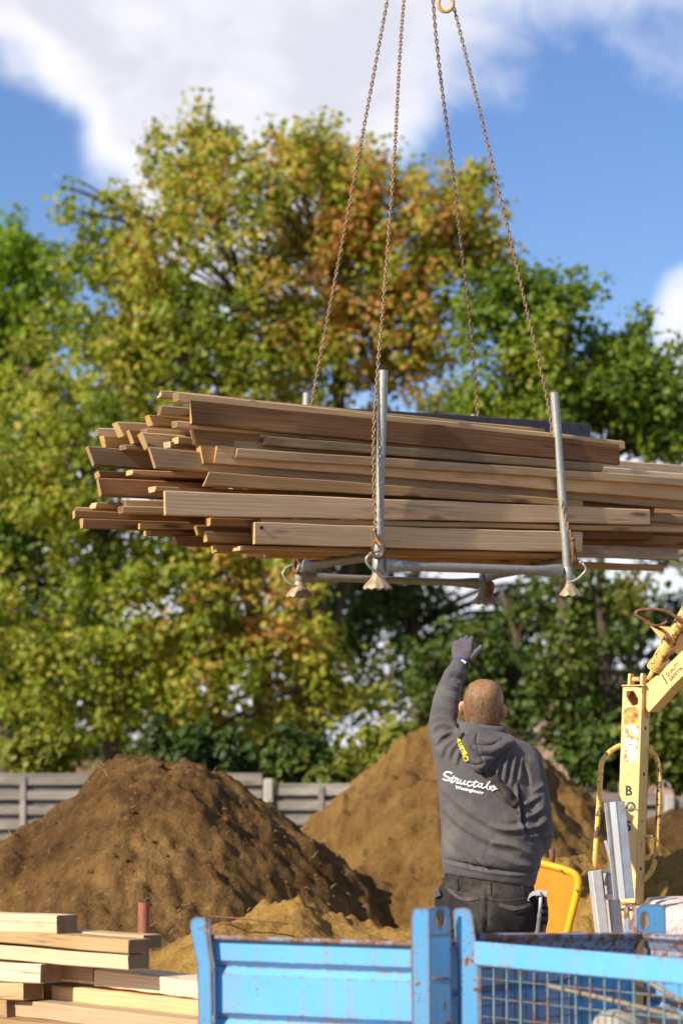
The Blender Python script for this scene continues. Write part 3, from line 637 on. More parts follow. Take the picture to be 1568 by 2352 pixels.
# top of the stack, front to back
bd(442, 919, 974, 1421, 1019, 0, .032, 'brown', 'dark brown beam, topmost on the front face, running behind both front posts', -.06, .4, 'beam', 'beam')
bd(411, 901, 922, 1433, 1013, .04, .05, 'honey', 'pale plank lying just behind the topmost dark brown beam')
bd(374, 896, 912, 1250, 985, .16, .05, 'orange', 'thin brown board poking out highest at the left end of the stack', .3, .3)
sheet_o = bd(695, 932, 990, 1354, 973, .52, .022, plain('black_film_faced_plywood', (.045, .045, .055), .5, .5, 26), 'black film-faced shuttering panel on edge along the top of the stack', name='shuttering_panel', cat='panel')
bd(376, 931, 951, 1280, 1000, .26, .07, 'honey', 'pale-ended board under the highest thin board at the left end', .2, .3)
bd(350, 953, 976, 1300, 1035, .34, .07, 'orange', 'board with a pale lit left end, tucked behind the topmost beam', -.4, .2)
bd(409, 966, 981, 1330, 1052, .035, .05, 'honey', 'thin pale lath directly under the topmost dark brown beam')
bd(451, 981, 1021, 1150, 1046, .05, .05, 'orange', 'broad orange board with a crooked left end below the topmost beam', -.25, .3)
bd(597, 993, 1012, 1210, 1050, .045, .03, 'tan', 'short-looking board end showing between the broad orange board and the dark edged board', .2)
bd(613, 1001, 1022, 1384, 1064, .0, .05, 'grey', 'grey brown board with a dark top edge, ending just right of the right post', .3, .3)
bd(549, 1030, 1052, 1660, 1104, .0, .06, 'tan', 'long tan board third from the top on the front face', .25, .4)
bd(541, 1011, 1033, 1180, 1062, .045, .06, 'honey', 'pale board lying on top of the long tan board', .2, .3)
bd(500, 1022, 1064, 1660, 1121, .028, .06, 'tan', 'wide tan board with a square left end above the long lit board', .1, .3)
bd(465, 1022, 1065, 1000, 1052, .045, .05, 'orange', 'dark orange block end between the long lit board and the wide tan board', -.25, .2)
bd(356, 1027, 1073, 1660, 1150, .06, .05, 'tan', 'long board whose bright lit left end sticks out in the middle of the stack', -.45, .4, hb=.06)
bd(482, 1083, 1116, 1337, 1150, .0, .06, 'orange', 'slanting-ended board over the dark gap in the middle of the stack', .5, .4, hb=.03)
bd(383, 1127, 1184, 1490, 1170, .0, .034, 'rosy', 'big pale rosy plank with a long crack, across the lower front', -.02, .3, 'plank', 'plank', hb=.075)
bd(600, 1190, 1203, 1660, 1213, .03, .05, 'honey', 'thin plank under the big pale rosy plank, showing on the right')
bd(587, 1199, 1249, 1336, 1222, -.012, .034, 'rosy', 'lowest big plank on the front face, with a dark bolt hole at its left end', -.03, .2, 'plank', 'plank')
bd(1000, 1236, 1266, 1557, 1259, .10, .04, 'grey', 'greyish plank ending lowest at the right of the stack', 0, .2)
bd(930, 1218, 1240, 1590, 1232, .18, .05, 'orange', 'orange plank in the shadowed gap at the lower right')
bd(1000, 1275, 1290, 1524, 1297, .30, .06, 'orange', 'thin board tip sticking out lowest at the right end')
bd(1000, 1024, 1062, 1680, 1078, .22, .06, 'pale', 'pale sunlit board leaving the picture at the upper right of the stack')
bd(1050, 1046, 1068, 1680, 1098, .12, .05, 'pale', 'second pale board at the upper right, just under the sunlit one')
bd(1100, 1148, 1170, 1670, 1190, .20, .06, 'grey', 'dark grey board behind the broken right end of the rosy plank')
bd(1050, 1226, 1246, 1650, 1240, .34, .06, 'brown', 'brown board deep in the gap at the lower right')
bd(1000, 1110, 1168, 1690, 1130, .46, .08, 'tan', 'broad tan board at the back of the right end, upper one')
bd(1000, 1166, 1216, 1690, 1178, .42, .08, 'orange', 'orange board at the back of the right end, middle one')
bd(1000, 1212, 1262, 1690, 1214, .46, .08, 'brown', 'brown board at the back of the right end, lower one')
# left ends, deeper in the stack
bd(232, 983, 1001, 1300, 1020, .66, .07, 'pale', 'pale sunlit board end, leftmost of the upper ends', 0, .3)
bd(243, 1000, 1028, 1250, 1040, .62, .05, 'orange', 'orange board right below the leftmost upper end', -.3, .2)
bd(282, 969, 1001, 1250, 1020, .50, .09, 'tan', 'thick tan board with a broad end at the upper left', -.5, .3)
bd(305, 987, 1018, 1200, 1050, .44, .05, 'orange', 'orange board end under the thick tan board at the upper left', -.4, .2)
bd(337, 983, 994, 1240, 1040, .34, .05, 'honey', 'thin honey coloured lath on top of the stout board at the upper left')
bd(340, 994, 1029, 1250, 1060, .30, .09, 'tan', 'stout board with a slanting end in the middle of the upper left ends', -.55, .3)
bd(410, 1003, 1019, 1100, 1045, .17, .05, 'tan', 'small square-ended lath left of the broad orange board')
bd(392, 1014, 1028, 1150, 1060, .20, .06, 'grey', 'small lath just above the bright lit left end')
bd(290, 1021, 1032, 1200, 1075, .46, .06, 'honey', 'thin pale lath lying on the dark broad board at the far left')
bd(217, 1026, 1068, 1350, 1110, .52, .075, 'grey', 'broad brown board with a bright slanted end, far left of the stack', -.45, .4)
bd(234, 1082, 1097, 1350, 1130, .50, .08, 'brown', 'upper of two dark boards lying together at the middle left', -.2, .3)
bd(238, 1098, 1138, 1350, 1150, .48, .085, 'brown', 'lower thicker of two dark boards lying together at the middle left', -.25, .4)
bd(305, 1078, 1090, 1300, 1120, .40, .06, 'tan', 'thin shadowed lath just under the broad brown board at the left')
bd(357, 1117, 1130, 1300, 1148, .10, .06, 'tan', 'small lath resting on top of the big pale rosy plank at its left end')
bd(297, 1147, 1161, 1300, 1180, .34, .08, 'honey', 'square pale lath end left of the big rosy plank, upper one', -.2, .3)
bd(290, 1162, 1178, 1300, 1190, .30, .09, 'honey', 'square pale lath end left of the big rosy plank, lower one', -.1, .3)
bd(222, 1153, 1167, 1300, 1185, .56, .06, 'tan', 'crooked lath with a splintered end at the lower left', .5)
bd(182, 1164, 1174, 1300, 1195, .60, .06, 'honey', 'thin lath farthest left, lying on the long orange board', 0, .3)
bd(180, 1172, 1190, 1300, 1212, .50, .09, 'orange', 'long orange board sticking out farthest left', -.1, .4)
bd(194, 1191, 1213, 1300, 1225, .44, .05, 'brown', 'dark brown board right below the long orange board', 0, .3)
bd(330, 1200, 1214, 1300, 1222, .36, .06, 'orange', 'orange lath between the dark brown lower board and the rosy plank', 0, .2)
bd(347, 1217, 1229, 1300, 1238, .38, .06, 'brown', 'dark thin board below the lower left ends')
bd(460, 1207, 1229, 1300, 1230, .18, .07, 'orange', 'orange board with a pale slanted end left of the lowest big plank', -.3, .4)
bd(482, 1219, 1243, 1300, 1245, .12, .08, 'orange', 'wide orange board just left of and under the lowest big plank', -.2, .4)
bd(484, 1189, 1208, 1300, 1205, .08, .05, 'brown', 'brown board in the shadow between the two big front planks')
bd(410, 1232, 1252, 1300, 1255, .34, .07, 'brown', 'dark board at the underside with a stepped left end', -.3, .3)
bd(505, 1250, 1267, 1300, 1268, .20, .10, 'orange', 'lowest orange board at the underside of the stack, left of the front post', -.1, .4)
# inner boards that show as dark lines through the gaps and from below
bd(560, 1253, 1264, 1300, 1272, .04, .10, 'tan', 'flat board at the underside along the front edge')
bd(640, 1262, 1272, 1320, 1278, .32, .12, 'orange', 'flat orange board in the middle of the underside')
bd(620, 1268, 1278, 1300, 1285, .46, .13, 'tan', 'flat board at the underside, second from the back')
bd(600, 1266, 1276, 1280, 1288, .62, .13, 'orange', 'flat board at the back of the underside')
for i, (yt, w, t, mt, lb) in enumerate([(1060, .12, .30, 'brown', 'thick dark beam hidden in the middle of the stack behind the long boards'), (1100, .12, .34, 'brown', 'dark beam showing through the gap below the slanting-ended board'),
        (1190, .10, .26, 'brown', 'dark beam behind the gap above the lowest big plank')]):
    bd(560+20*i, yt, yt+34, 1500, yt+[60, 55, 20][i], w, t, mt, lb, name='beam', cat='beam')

# black disc painting the shade inside the lowest plank's bolt hole
hp = onplane(601, 1212, -.016); hole = MB(); hole.tube([hp-Wd*.002, hp-Wd*-.004], .008, 10)
hole_o = hole.build('bolt_hole_shade', M['black_plastic_hole_shade'])
for o in list(col.objects):
    if o.get('label', '').startswith('lowest big plank'):
        hole_o.parent = o; hole_o.matrix_parent_inverse = o.matrix_world.inverted()

# ---------------------------------------------------------------- lifting frame (stacking pallet of galvanised tube)
FL, FR, BL, BR = P(866, 1330, 11.0), P(1305, 1348, 11.66), P(687, 1350, 11.83), P(1112, 1366, 12.38)
fr = thing('stacking_pallet', tuple((FL+BR)/2), 'galvanised tubular pallet frame with four posts carrying the hanging timber', 'pallet')
def post(base, top, r, mat=M['galv']):
    mb = MB(); pts = [base.lerp(top, i/8) for i in range(9)]; mb.tube(pts, r, 16, cap=True)
    inn = MB(); o = mb.build('post', mat, fr, 40)
    d = (top-base).normalized(); inn.tube([top+d*.0008, top+d*.0012], r*.82, 14); inn.build('tube_mouth_shade', M['black_plastic_hole_shade'], o)  # black disc paints the shade inside the open tube
    return o
post(FL, P(880, 851, 11.0), .0215); post(FR, P(1272, 902, 11.66), .0215); post(BL, P(705, 903, 11.83), .0205); post(BR, P(1089, 952, 12.38), .0205)
for b_, t_ in ((FL, P(880, 851, 11.0)), (FR, P(1272, 902, 11.66)), (BL, P(705, 903, 11.83)), (BR, P(1089, 952, 12.38))):
    d_ = (t_-b_).normalized(); MB().tube([b_+d_*z for z in (.028, .032, .092, .096)], [.0222, .0245, .0245, .0222], 16).build('socket_collar', M['galv'], fr, 40)
def foot(base, mat):
    mb = MB(); n = 40; rings = []
    for (r, z) in [(.022, .03), (.027, .014), (.038, -.006), (.053, -.022), (.064, -.037), (.066, -.046)]:
        ring = []
        for j in range(n):
            a = 2*math.pi*j/n; k = max(0, (r-.03)/.032); rr_ = r*(1+.035*k*math.cos(11*a)); ring.append(base+Vector((rr_*math.cos(a), rr_*math.sin(a), z+.0035*k*math.cos(11*a))))
        rings.append(ring)
    rings.append([base+Vector(((q-base).x*.7, (q-base).y*.7, -.036)) for q in rings[-1]])
    mb.loft(rings); mb.build('foot', mat, fr, 50)
for b in (FL, FR): foot(b, M['galv_rusty'])
for b in (BL, BR): foot(b, M['galv_rusty'])
def bar(a, b, r=.022, wide=1.55, mat=M['galv']):
    """tube whose ends are pressed flat and tall where they meet the posts"""
    mb = MB(); n = 20; rings = []; x = (b-a).normalized(); side = Vector((-x.y, x.x, 0)).normalized(); up = x.cross(side)
    if up.z < 0: up = -up
    for i in range(n+1):
        f = i/n; e = max(0, 1-min(f, 1-f)/.16); e = e*e*(3-2*e); p = a.lerp(b, f)
        rings.append([p+side*(r*(1-.45*e)*math.cos(q))+up*(r*(1+(wide-1)*e)*math.sin(q)) for q in [2*math.pi*j/14 for j in range(14)]])
    mb.loft(rings); return mb.build('rail', mat, fr, 50)
bar(P(884, 1299, 11.02), P(1287, 1312, 11.63)); bar(P(700, 1325, 11.85), P(1098, 1340, 12.36), .019)
bar(P(858, 1277, 11.04), P(698, 1300, 11.80), .023, 1.35); bar(P(1296, 1290, 11.70), P(1118, 1323, 12.34), .023, 1.35)
def eye(pts, Y, mat=M['galv']):
    pts = [P(x, y, Y+d) for x, y, d in pts]; MB().tube(spline(pts, 7), .0068, 8).build('lifting_eye', mat, fr, True)
eye([(884, 1330, -.02), (868, 1317, -.04), (849, 1302, -.06), (841, 1288, -.07), (845, 1277, -.07), (858, 1270, -.05), (874, 1262, -.035)], 11.0)
eye([(1300, 1338, -.02), (1322, 1332, -.02), (1340, 1316, -.02), (1344, 1306, -.02), (1338, 1296, -.02), (1322, 1286, 0), (1306, 1279, 0)], 11.66)
eye([(690, 1347, -.02), (668, 1342, -.03), (653, 1326, -.03), (651, 1314, -.03), (662, 1302, -.02), (684, 1294, -.01)], 11.83)
eye([(1112, 1370, -.02), (1126, 1362, -.02), (1133, 1350, -.02), (1131, 1340, -.02), (1118, 1330, 0)], 12.38)

# ---------------------------------------------------------------- chains
def chain(path, label, hook=None, pitch=.0197, step=6):
    """real interlocked links along a path; one mesh of links, the hook at its end is a part"""
    pts = spline(path, 10); seg = [0]
    for i in range(1, len(pts)): seg.append(seg[-1]+(pts[i]-pts[i-1]).length)
    T = seg[-1]; n = int(T/pitch); mb = MB(); j = 0; a_len, hw, rw = pitch*.80, .0098, .0037
    for i in range(n):
        d = (i+.5)*pitch
        while seg[j+1] < d: j += 1
        f = (d-seg[j])/(seg[j+1]-seg[j]); p = pts[j].lerp(pts[j+1], f); x = (pts[j+1]-pts[j]).normalized()
        s = Vector((1, .35, 0)); s = (s-x*s.dot(x)).normalized(); q = x.cross(s)
        ang = (math.pi/2 if i % 2 else 0)+.25+.22*math.sin(i*.37+len(label))+.10*math.sin(i*2.1); s, q = s*math.cos(ang)+q*math.sin(ang), q*math.cos(ang)-s*math.sin(ang)
        L = a_len-hw; ring = []
        for k in range(12):
            t = 2*math.pi*k/12; cx = L if math.cos(t) > 1e-6 else -L if math.cos(t) < -1e-6 else 0
            ring.append(p+x*(cx*.95+math.cos(t)*hw*.62)+s*(math.sin(t)*hw*.62))
        mb.tube(ring, rw, 6, closed=True)
    o = mb.build('lifting_chain', M['chain'], None, True, recalc=False); pivot(o, path[0]); tag(o, label, 'chain', 'chains holding the load')
    return o
def hook(base, plane, up, parent, sc_=1.0, mat=None):
    """sling hook: an eye body, a curved bill, a latch"""
    s = Vector(plane).normalized(); z = Vector(up).normalized(); pts = []; rs_ = []
    def p(a, b): return base+s*(a*sc_)+z*(b*sc_)
    body = [p(0, .012), p(0, -.012), p(.006, -.03), p(.020, -.050), p(.026, -.072), p(.018, -.094), p(-.002, -.102), p(-.020, -.094), p(-.027, -.078)]
    pts = spline(body, 5); n = len(pts); MBk = MB().tube(pts, [(.0085+.0055*math.sin(min(1, i/n*1.15)*math.pi))*sc_ for i in range(n)], 8)
    MBk.tube([p(-.010, .016), p(.010, .016)], .012*sc_, 10)
    h = MBk.build('hook', mat or M['hook_paint'], parent, True)
    MB().tube([p(.0, -.026), p(-.014, -.05), p(-.024, -.074)], [.005*sc_, .004*sc_, .003*sc_], 6).build('latch', M['rust'], h, True)
    return h
TOP = 11.62
MR = P(985, -470, TOP)
c1 = chain([MR+Vector((-.03, 0, -.05)), P(889, 0, TOP), P(803, 467, 11.72), P(716, 925, 11.80), P(692, 1100, 11.80), P(681, 1262, 11.80)], 'rusty chain going down to the back left post, leftmost of the four')
c2 = chain([MR+Vector((-.012, -.02, -.055)), P(927, 0, TOP), P(904, 380, 11.38), P(884, 650, 11.16), P(867, 852, 11.0), P(858, 1000, 10.96), P(859, 1130, 10.95), P(862, 1216, 10.95)], 'rusty chain down to the front left post, lying against it to a worn orange hook')
c3 = chain([MR+Vector((.01, .02, -.055)), P(994, 0, TOP), P(1042, 420, 12.0), P(1083, 790, 12.26), P(1096, 948, 12.34), P(1110, 1140, 12.34), P(1122, 1318, 12.34)], 'rusty chain down to the back right post, vanishing behind the black panel')
c4 = chain([P(1042, 18, TOP), P(1108, 285, 11.63), P(1190, 630, 11.66), P(1252, 900, 11.69), P(1271, 1020, 11.70), P(1291, 1160, 11.64), P(1302, 1205, 11.62), P(1313, 1240, 11.62)], 'rusty chain hanging from the worn yellow hook down to the front right post')
hook(P(861, 1226, 10.945), (1, .1, 0), (-.12, 0, 1), c2, 1.05)
hook(P(1314, 1246, 11.62), (.25, 1, 0), (-.05, 0, 1), c4, 1.0, M['rust'])
hook(P(681, 1270, 11.80), (-.6, .8, 0), (0, 0, 1), c1, .9, M['rust'])
hook(P(1122, 1326, 12.34), (.5, .8, 0), (0, 0, 1), c3, .9, M['rust'])
# the worn yellow grab hook at the top of the picture
YH = 11.6; hk = thing('grab_hook', tuple(P(1023, 0, YH)), 'worn yellow and rusty grab hook at the top edge between the two right chains', 'hook')
ringp = [P(1023+17*math.cos(a)*.98, 8+19*math.sin(a), YH) for a in [math.pi*(-.30)+i*math.pi*1.62/16 for i in range(17)]]
body = [P(1041, -70, YH), P(1044, -45, YH), P(1044, -25, YH)]+ringp
MB().tube(spline(body, 3), [.0095*(1-.3*max(0, i/len(spline(body, 3))-.8)/.2) for i in range(len(spline(body, 3)))], 10).build('hook', painted('worn_yellow_hook_paint', (.42, .27, .075), (.13, .075, .035), .95, .003, 0), hk, True)
MB().tube([P(1033, -24, YH-.012), P(1052, -24, YH-.012)], .010, 8).build('pin', M['rust'], hk, True)
mr = MB().tube([MR+Vector((.062*math.cos(a), 0, .075*math.sin(a)+.02)) for a in [2*math.pi*i/24 for i in range(24)]], .011, 10, closed=True).build('master_ring', M['rust'], None, True); pivot(mr, MR)
tag(mr, 'rusty master ring above the picture, where the load chains meet', 'ring')
cb = MB().tube([MR+Vector((0, 0, .09)), MR+Vector((0, 0, 3.5))], .012, 10).build('hoist_cable', M['rust'], None, True); pivot(cb, MR); tag(cb, 'steel hoist cable above the picture, holding the master ring', 'cable')
up_ = chain([MR+Vector((.03, 0, -.05)), P(1041, -68, YH)], 'short rusty chain between the master ring and the worn yellow grab hook')
# ================================================================ the man, seen from behind
YM = 10.0
def ell(c, a, b, n=28, ex=2.0, ax=None, ay=None, front=None):
    """superellipse ring round c; a across, b in depth"""
    ax, ay = Vector(ax or (1, 0, 0)), Vector(ay or (0, 1, 0)); o = []
    for j in range(n):
        t = 2*math.pi*j/n; cs, sn = math.cos(t), math.sin(t)
        o.append(c+ax*(a*math.copysign(abs(cs)**(2/ex), cs))+ay*(b*math.copysign(abs(sn)**(2/ex), sn)))
    return o
def rem(mb, voxel, smooth=4, fac=.5):
    """union of overlapping closed shapes as one continuous surface"""
    me = mb.mesh('tmp'); bm = bmesh.new(); bm.from_mesh(me); bmesh.ops.recalc_face_normals(bm, faces=bm.faces[:]); bm.to_mesh(me); bm.free()
    o = bpy.data.objects.new('tmp', me); col.objects.link(o)
    r = o.modifiers.new('r', 'REMESH'); r.mode = 'VOXEL'; r.voxel_size = voxel
    if smooth: s = o.modifiers.new('s', 'SMOOTH'); s.factor = fac; s.iterations = smooth
    dg = bpy.context.evaluated_depsgraph_get(); m2 = bpy.data.meshes.new_from_object(o.evaluated_get(dg))
    bpy.data.objects.remove(o); bpy.data.meshes.remove(me); return m2
def pxring(pyL, pyR, L, R_, Y, b, n=90, ex=2.4):
    a0, a1 = P(L, pyL, Y), P(R_, pyR, Y); c = (a0+a1)/2; h = (a1-a0)/2
    return ell(c, h.length, b, n, ex, h.normalized())
man = thing('person', (P(1112, 2000, YM).x, YM, 0), 'man in dark grey hoodie seen from behind, one gloved hand raised towards the load', 'person')
ARM_L = [(1058, 1742, 9.99, .062), (1036, 1724, 9.99, .066), (1020, 1694, 9.99, .064), (1016, 1660, 10.05, .0585), (1022, 1622, 10.14, .0565), (1028, 1595, 10.22, .0545), (1037, 1567, 10.32, .0490), (1043, 1549, 10.37, .0455)]
CUFF_L = [(1043, 1549, 10.37, .043), (1049, 1537, 10.405, .0385), (1054, 1524, 10.44, .0365)]
ARM_R = [(1150, 1738, 9.985, .070), (1184, 1740, 9.98, .074), (1206, 1758, 9.975, .072), (1219, 1800, 9.97, .066), (1228, 1850, 9.965, .0645), (1234, 1895, 9.98, .064), (1238, 1925, 10.04, .058), (1228, 1944, 10.14, .050), (1205, 1958, 10.26, .043)]
CUFF_R = [(1205, 1958, 10.26, .041), (1185, 1964, 10.32, .037)]
def limb(mb, pts, sc_=1.0, n=18):
    ps = [P(x, y, Y) for x, y, Y, r in pts]; sp = spline(ps, 5); rs_ = []
    for i in range(len(pts)-1):
        for k in range(5): rs_.append((pts[i][3]*(1-k/5)+pts[i+1][3]*k/5)*sc_)
    rs_.append(pts[-1][3]*sc_); mb.tube(sp, rs_, n); return mb
# --- head (local: x right, y forward, z up), tipped back to look up at the load
HC = P(1110, 1627, 10.02); HM = Matrix.Rotation(R(16), 3, 'X') @ Matrix.Rotation(R(-12), 3, 'Z') @ Matrix.Rotation(R(1.5), 3, 'Y') @ Matrix.Scale(.955, 3)
def headring(z, a, b, y0=0, ex=2.1, n=28): return [HC+HM@Vector((q.x, q.y, z)) for q in ell(Vector((0, y0, 0)), a, b, n, ex)]
body = MB()
body.loft([headring(.122, .016, .018, -.012), headring(.116, .038, .046, -.012), headring(.100, .060, .076, -.010), headring(.075, .074, .094, -.006), headring(.045, .0815, .101, 0), headring(.010, .082, .101, .004), headring(-.025, .079, .096, .008),
           headring(-.055, .073, .088, .012), headring(-.085, .063, .076, .022), headring(-.110, .046, .056, .040), headring(-.122, .024, .030, .058)])
def ov(c, r, M_=None): body.sphere(HC+HM@Vector(c), r, 8, HM@(M_ or Matrix.Identity(3)))
ov((0, .106, -.028), (.014, .020, .020)); ov((0, .100, -.005), (.010, .012, .026)); ov((.012, .100, -.036), (.009, .010, .008)); ov((-.012, .100, -.036), (.009, .010, .008))      # nose
ov((0, .094, -.064), (.026, .012, .0065)); ov((0, .092, -.077), (.023, .012, .0075)); ov((0, .082, -.108), (.024, .020, .016))                                # lips, chin
for s in (-1, 1):
    ov((s*.034, .086, .022), (.026, .014, .009)); ov((s*.045, .078, -.03), (.022, .016, .020))                                                           # brow, cheekbone
    M_ = Matrix.Rotation(R(s*22), 3, 'Z')
    k = [(s*.083, -.012, .012), (s*.093, -.022, .022), (s*.097, -.024, .002), (s*.092, -.014, -.022), (s*.083, .002, -.034)]
    body.tube(spline([HC+HM@Vector(q) for q in k], 4), [.008, .009, .0095, .010, .0105, .0105, .0105, .010, .010, .010, .010, .010, .010, .0095, .009, .008, .008][:len(spline(k, 4))], 8)
    ov((s*.086, -.010, -.004), (.006, .018, .026), M_)                                                                                                     # ears
# neck, trunk, arms, legs in one surface
NK = HC+HM@Vector((0, -.012, -.07)); nb = P(1110, 1735, 10.0)
body.tube([NK, NK.lerp(nb, .4), nb], [.056, .058, .070], 18)
T = [(2030, 2040, 1030, 1214, 10.0, .10), (1960, 1968, 1030, 1218, 10.0, .11), (1880, 1885, 1028, 1214, 10.0, .11), (1800, 1800, 1022, 1206, 10.0, .115), (1740, 1742, 1012, 1206, 10.0, .105), (1705, 1710, 1026, 1194, 10.0, .08), (1685, 1690, 1065, 1155, 10.0, .06)]
body.loft([pxring(*t) for t in T])
limb(body, ARM_L, .72); limb(body, [(1043, 1549, 10.37, .031), (1050, 1536, 10.405, .028), (1058, 1522, 10.445, .027)]); limb(body, ARM_R, .72); limb(body, [(1205, 1958, 10.26, .032), (1172, 1966, 10.355, .026)])
GZ = 0.0
def leg(mb, x0, x1, y1, sc_):
    pts = [(P(x0, 2085, 10.0), .098), (P(x0, 2150, 10.0), .092), (P((x0+x1)/2, 2260, 10.0), .078), (P((x0+x1)/2, 2330, 10.01), .066), (P(x1, 2420, 10.0), .062), (P(x1, 2530, 9.99), .048)]
    ps = spline([p for p, r in pts], 5); rs_ = []
    for i in range(len(pts)-1): rs_ += [pts[i][1]+(pts[i+1][1]-pts[i][1])*k/5 for k in range(5)]
    mb.tube(ps, [r*sc_ for r in rs_+[pts[-1][1]]], 20)
leg(body, 1064, 1050, 0, .8); leg(body, 1166, 1186, 0, .8)
for x in (1050, 1186):
    f = P(x, 2540, 10.0); f.z = .045; body.sphere(f+Vector((0, .06, 0)), (.042, .12, .04), 8)
# bare right hand in front of the belly: palm, four fingers, thumb
def hand(mb, wrist, dirv, back, width, sc_=1.0, curl=.5, thumb_side=1, fat=1.0, spread=.10, lens=(.072, .080, .074, .058)):
    """wrist -> knuckles along dirv; back is the outward normal of the back of the hand; fingers bend away from the back"""
    d = Vector(dirv).normalized(); nb_ = Vector(back); nb_ = (nb_-d*nb_.dot(d)).normalized(); s = d.cross(nb_)*thumb_side
    def p(a, b, c): return wrist+(d*a+s*b+nb_*c)*sc_
    mb.loft([ell(p(-.015, 0, 0), .026*sc_*fat, .020*sc_*fat, 14, 2.2, s, nb_), ell(p(.012, 0, 0), .031*sc_*fat, .0185*sc_*fat, 14, 2.4, s, nb_), ell(p(.050, .0, .002), width*.5*sc_, .0165*sc_*fat, 14, 2.8, s, nb_), ell(p(.085, .0, .002), width*.5*sc_, .0145*sc_*fat, 14, 2.8, s, nb_), ell(p(.098, 0, 0), width*.44*sc_, .011*sc_*fat, 14, 2.6, s, nb_)])
    for i, L in enumerate(lens):
        b = (.5-.143-(i)*.238)*width; a = b*spread/.04; k = p(.086-.006*abs(i-1), b, .001); x = (d+s*a).normalized(); ang = curl*(.35+.12*i); pts = [p(.07, b, 0), k]; q = k
        for j, f in enumerate((.46, .30, .24)):
            ang_ = ang*(j+1)*.62; v = x*math.cos(ang_)-nb_*math.sin(ang_); q = q+v*(L*f*sc_); pts.append(q)
        mb.tube(pts, [.0095*fat*sc_, .0100*fat*sc_, .0092*fat*sc_, .0084*fat*sc_, .0066*fat*sc_], 9)
    k0 = p(.018, width*.36, -.006); t1 = p(.050, width*.62, -.012); t2 = p(.076, width*.80, -.020); t3 = p(.096, width*.84, -.030)
    mb.tube([k0, t1, t2, t3], [.014*fat*sc_, .0125*fat*sc_, .0105*fat*sc_, .008*fat*sc_], 9)
hand(body, P(1172, 1966, 10.355), (-.75, .62, .05), (.25, .55, -.6), .082, .95, .8, 1)
hand(body, P(1058, 1520, 10.45), (.10, .42, .88), (-.12, -.88, .42), .068, .90, 1.2, 1, .84, .05, (.050, .060, .060, .046))
m = NT('skin'); v = m.vec(jitter=False)
M['skin'] = m.bsdf(m.mix(m.rng(m.noise(v, 26, 4), .3, .7), (.50, .24, .15), (.60, .31, .20)), .5, 0, m.bump(m.noise(v, 300, 3), .1, .001), .35, **{'Subsurface Weight': .15, 'Subsurface Radius': (.02, .008, .004), 'Subsurface Scale': .3})
bme = rem(body, .0055, 3); link('body', bme, M['skin'], man, True)
for s in (-1, 1):
    e = MB().sphere(HC+HM@Vector((s*.032, .084, .002)), .0125, 8).build('eye', plain('eye_white', (.75, .73, .70), .2, .02), man, True)
    MB().sphere(HC+HM@Vector((s*.032, .0925, .002)), (.006, .0045, .006), 6).build('iris', plain('blue_grey_iris', (.10, .14, .17), .2, .1), e, True)

# --- close-cropped hair: a cap with thousands of short hairs
hair = MB()
def hr(z, a, b, y0): return [HC+HM@Vector((q.x, q.y, z-.0*q.y)) for q in ell(Vector((0, y0, 0)), a, b, 40, 2.1)]
cap = [hr(.1275, .012, .014, -.012), hr(.1215, .040, .049, -.012), hr(.105, .0645, .081, -.011), hr(.078, .078, .0985, -.008), hr(.045, .0855, .1055, -.003), hr(.012, .0858, .1055, .001)]
hair.loft(cap[::-1], cap=False); hair.add([HC+HM@Vector((0, -.012, .1285))], []); hair.f += [(len(hair.v)-1, 200+j, 200+(j+1) % 40) for j in range(40)]
rings = []
for z, a, b, y0 in [(.012, .0858, .1055, .001), (-.02, .083, .1015, .004), (-.05, .0765, .0935, .007), (-.078, .066, .083, .012), (-.096, .056, .074, .014), (-.100, .050, .066, .016)]:
    ring = []
    for j in range(41):                                             # back half down to the hairline, its front edges tucked under the skin
        t = math.pi*(.97+1.06*j/40); e = 1 if 2 < j < 38 else .9; ring.append(HC+HM@Vector((e*a*math.cos(t), y0+e*b*math.sin(t), z)))
    rings.append(ring)
hair.loft(rings[::-1], cap=False, closed=False)
rr = random.Random(9)
for k in range(9000):
    u = rr.uniform(-math.pi*1.02, math.pi*.02); zz = rr.uniform(-.10, .126)
    tz = [(.1275, .012, .014, -.012), (.1215, .040, .049, -.012), (.105, .0645, .081, -.011), (.078, .078, .0985, -.008), (.045, .0855, .1055, -.003), (.012, .0858, .1055, .001), (-.02, .083, .1015, .004), (-.05, .0765, .0935, .007), (-.078, .066, .083, .012), (-.10, .054, .072, .014)]
    if zz > .04 and rr.random() < .6: u = rr.uniform(0, 6.28)
    for i in range(len(tz)-1):
        if tz[i][0] >= zz >= tz[i+1][0]:
            f = (tz[i][0]-zz)/(tz[i][0]-tz[i+1][0]); a, b, y0 = (tz[i][q]*(1-f)+tz[i+1][q]*f for q in (1, 2, 3)); break
    p = Vector((a*math.cos(u), y0+b*math.sin(u), zz)); nrm = Vector((p.x/.0075, (p.y-y0)/.011, zz/.014)).normalized()
    whirl = Vector((-.5*p.z-.02, 0, -.05+.2*p.x)); d = (nrm*.55+Vector((rr.uniform(-.4, .4), rr.uniform(-.4, .4), -.75+rr.uniform(-.3, .3)))+whirl*3).normalized()*rr.uniform(.005, .0095)
    s = nrm.cross(d).normalized()*.00065; q = HC+HM@p; d = HM@d; s = HM@s; hair.add([q-s, q+s, q+d], [(0, 1, 2)])
mh = NT('short_sandy_hair'); hv = mh.vec((1, 1, .5), jitter=False)
hn = mh.math('ADD', mh.math('MULTIPLY', mh.noise(hv, 14, 3), .35), mh.math('MULTIPLY', mh.noise(mh.vec((1, 1, .35), jitter=False), 130, 3, .7, 1.2), .65))
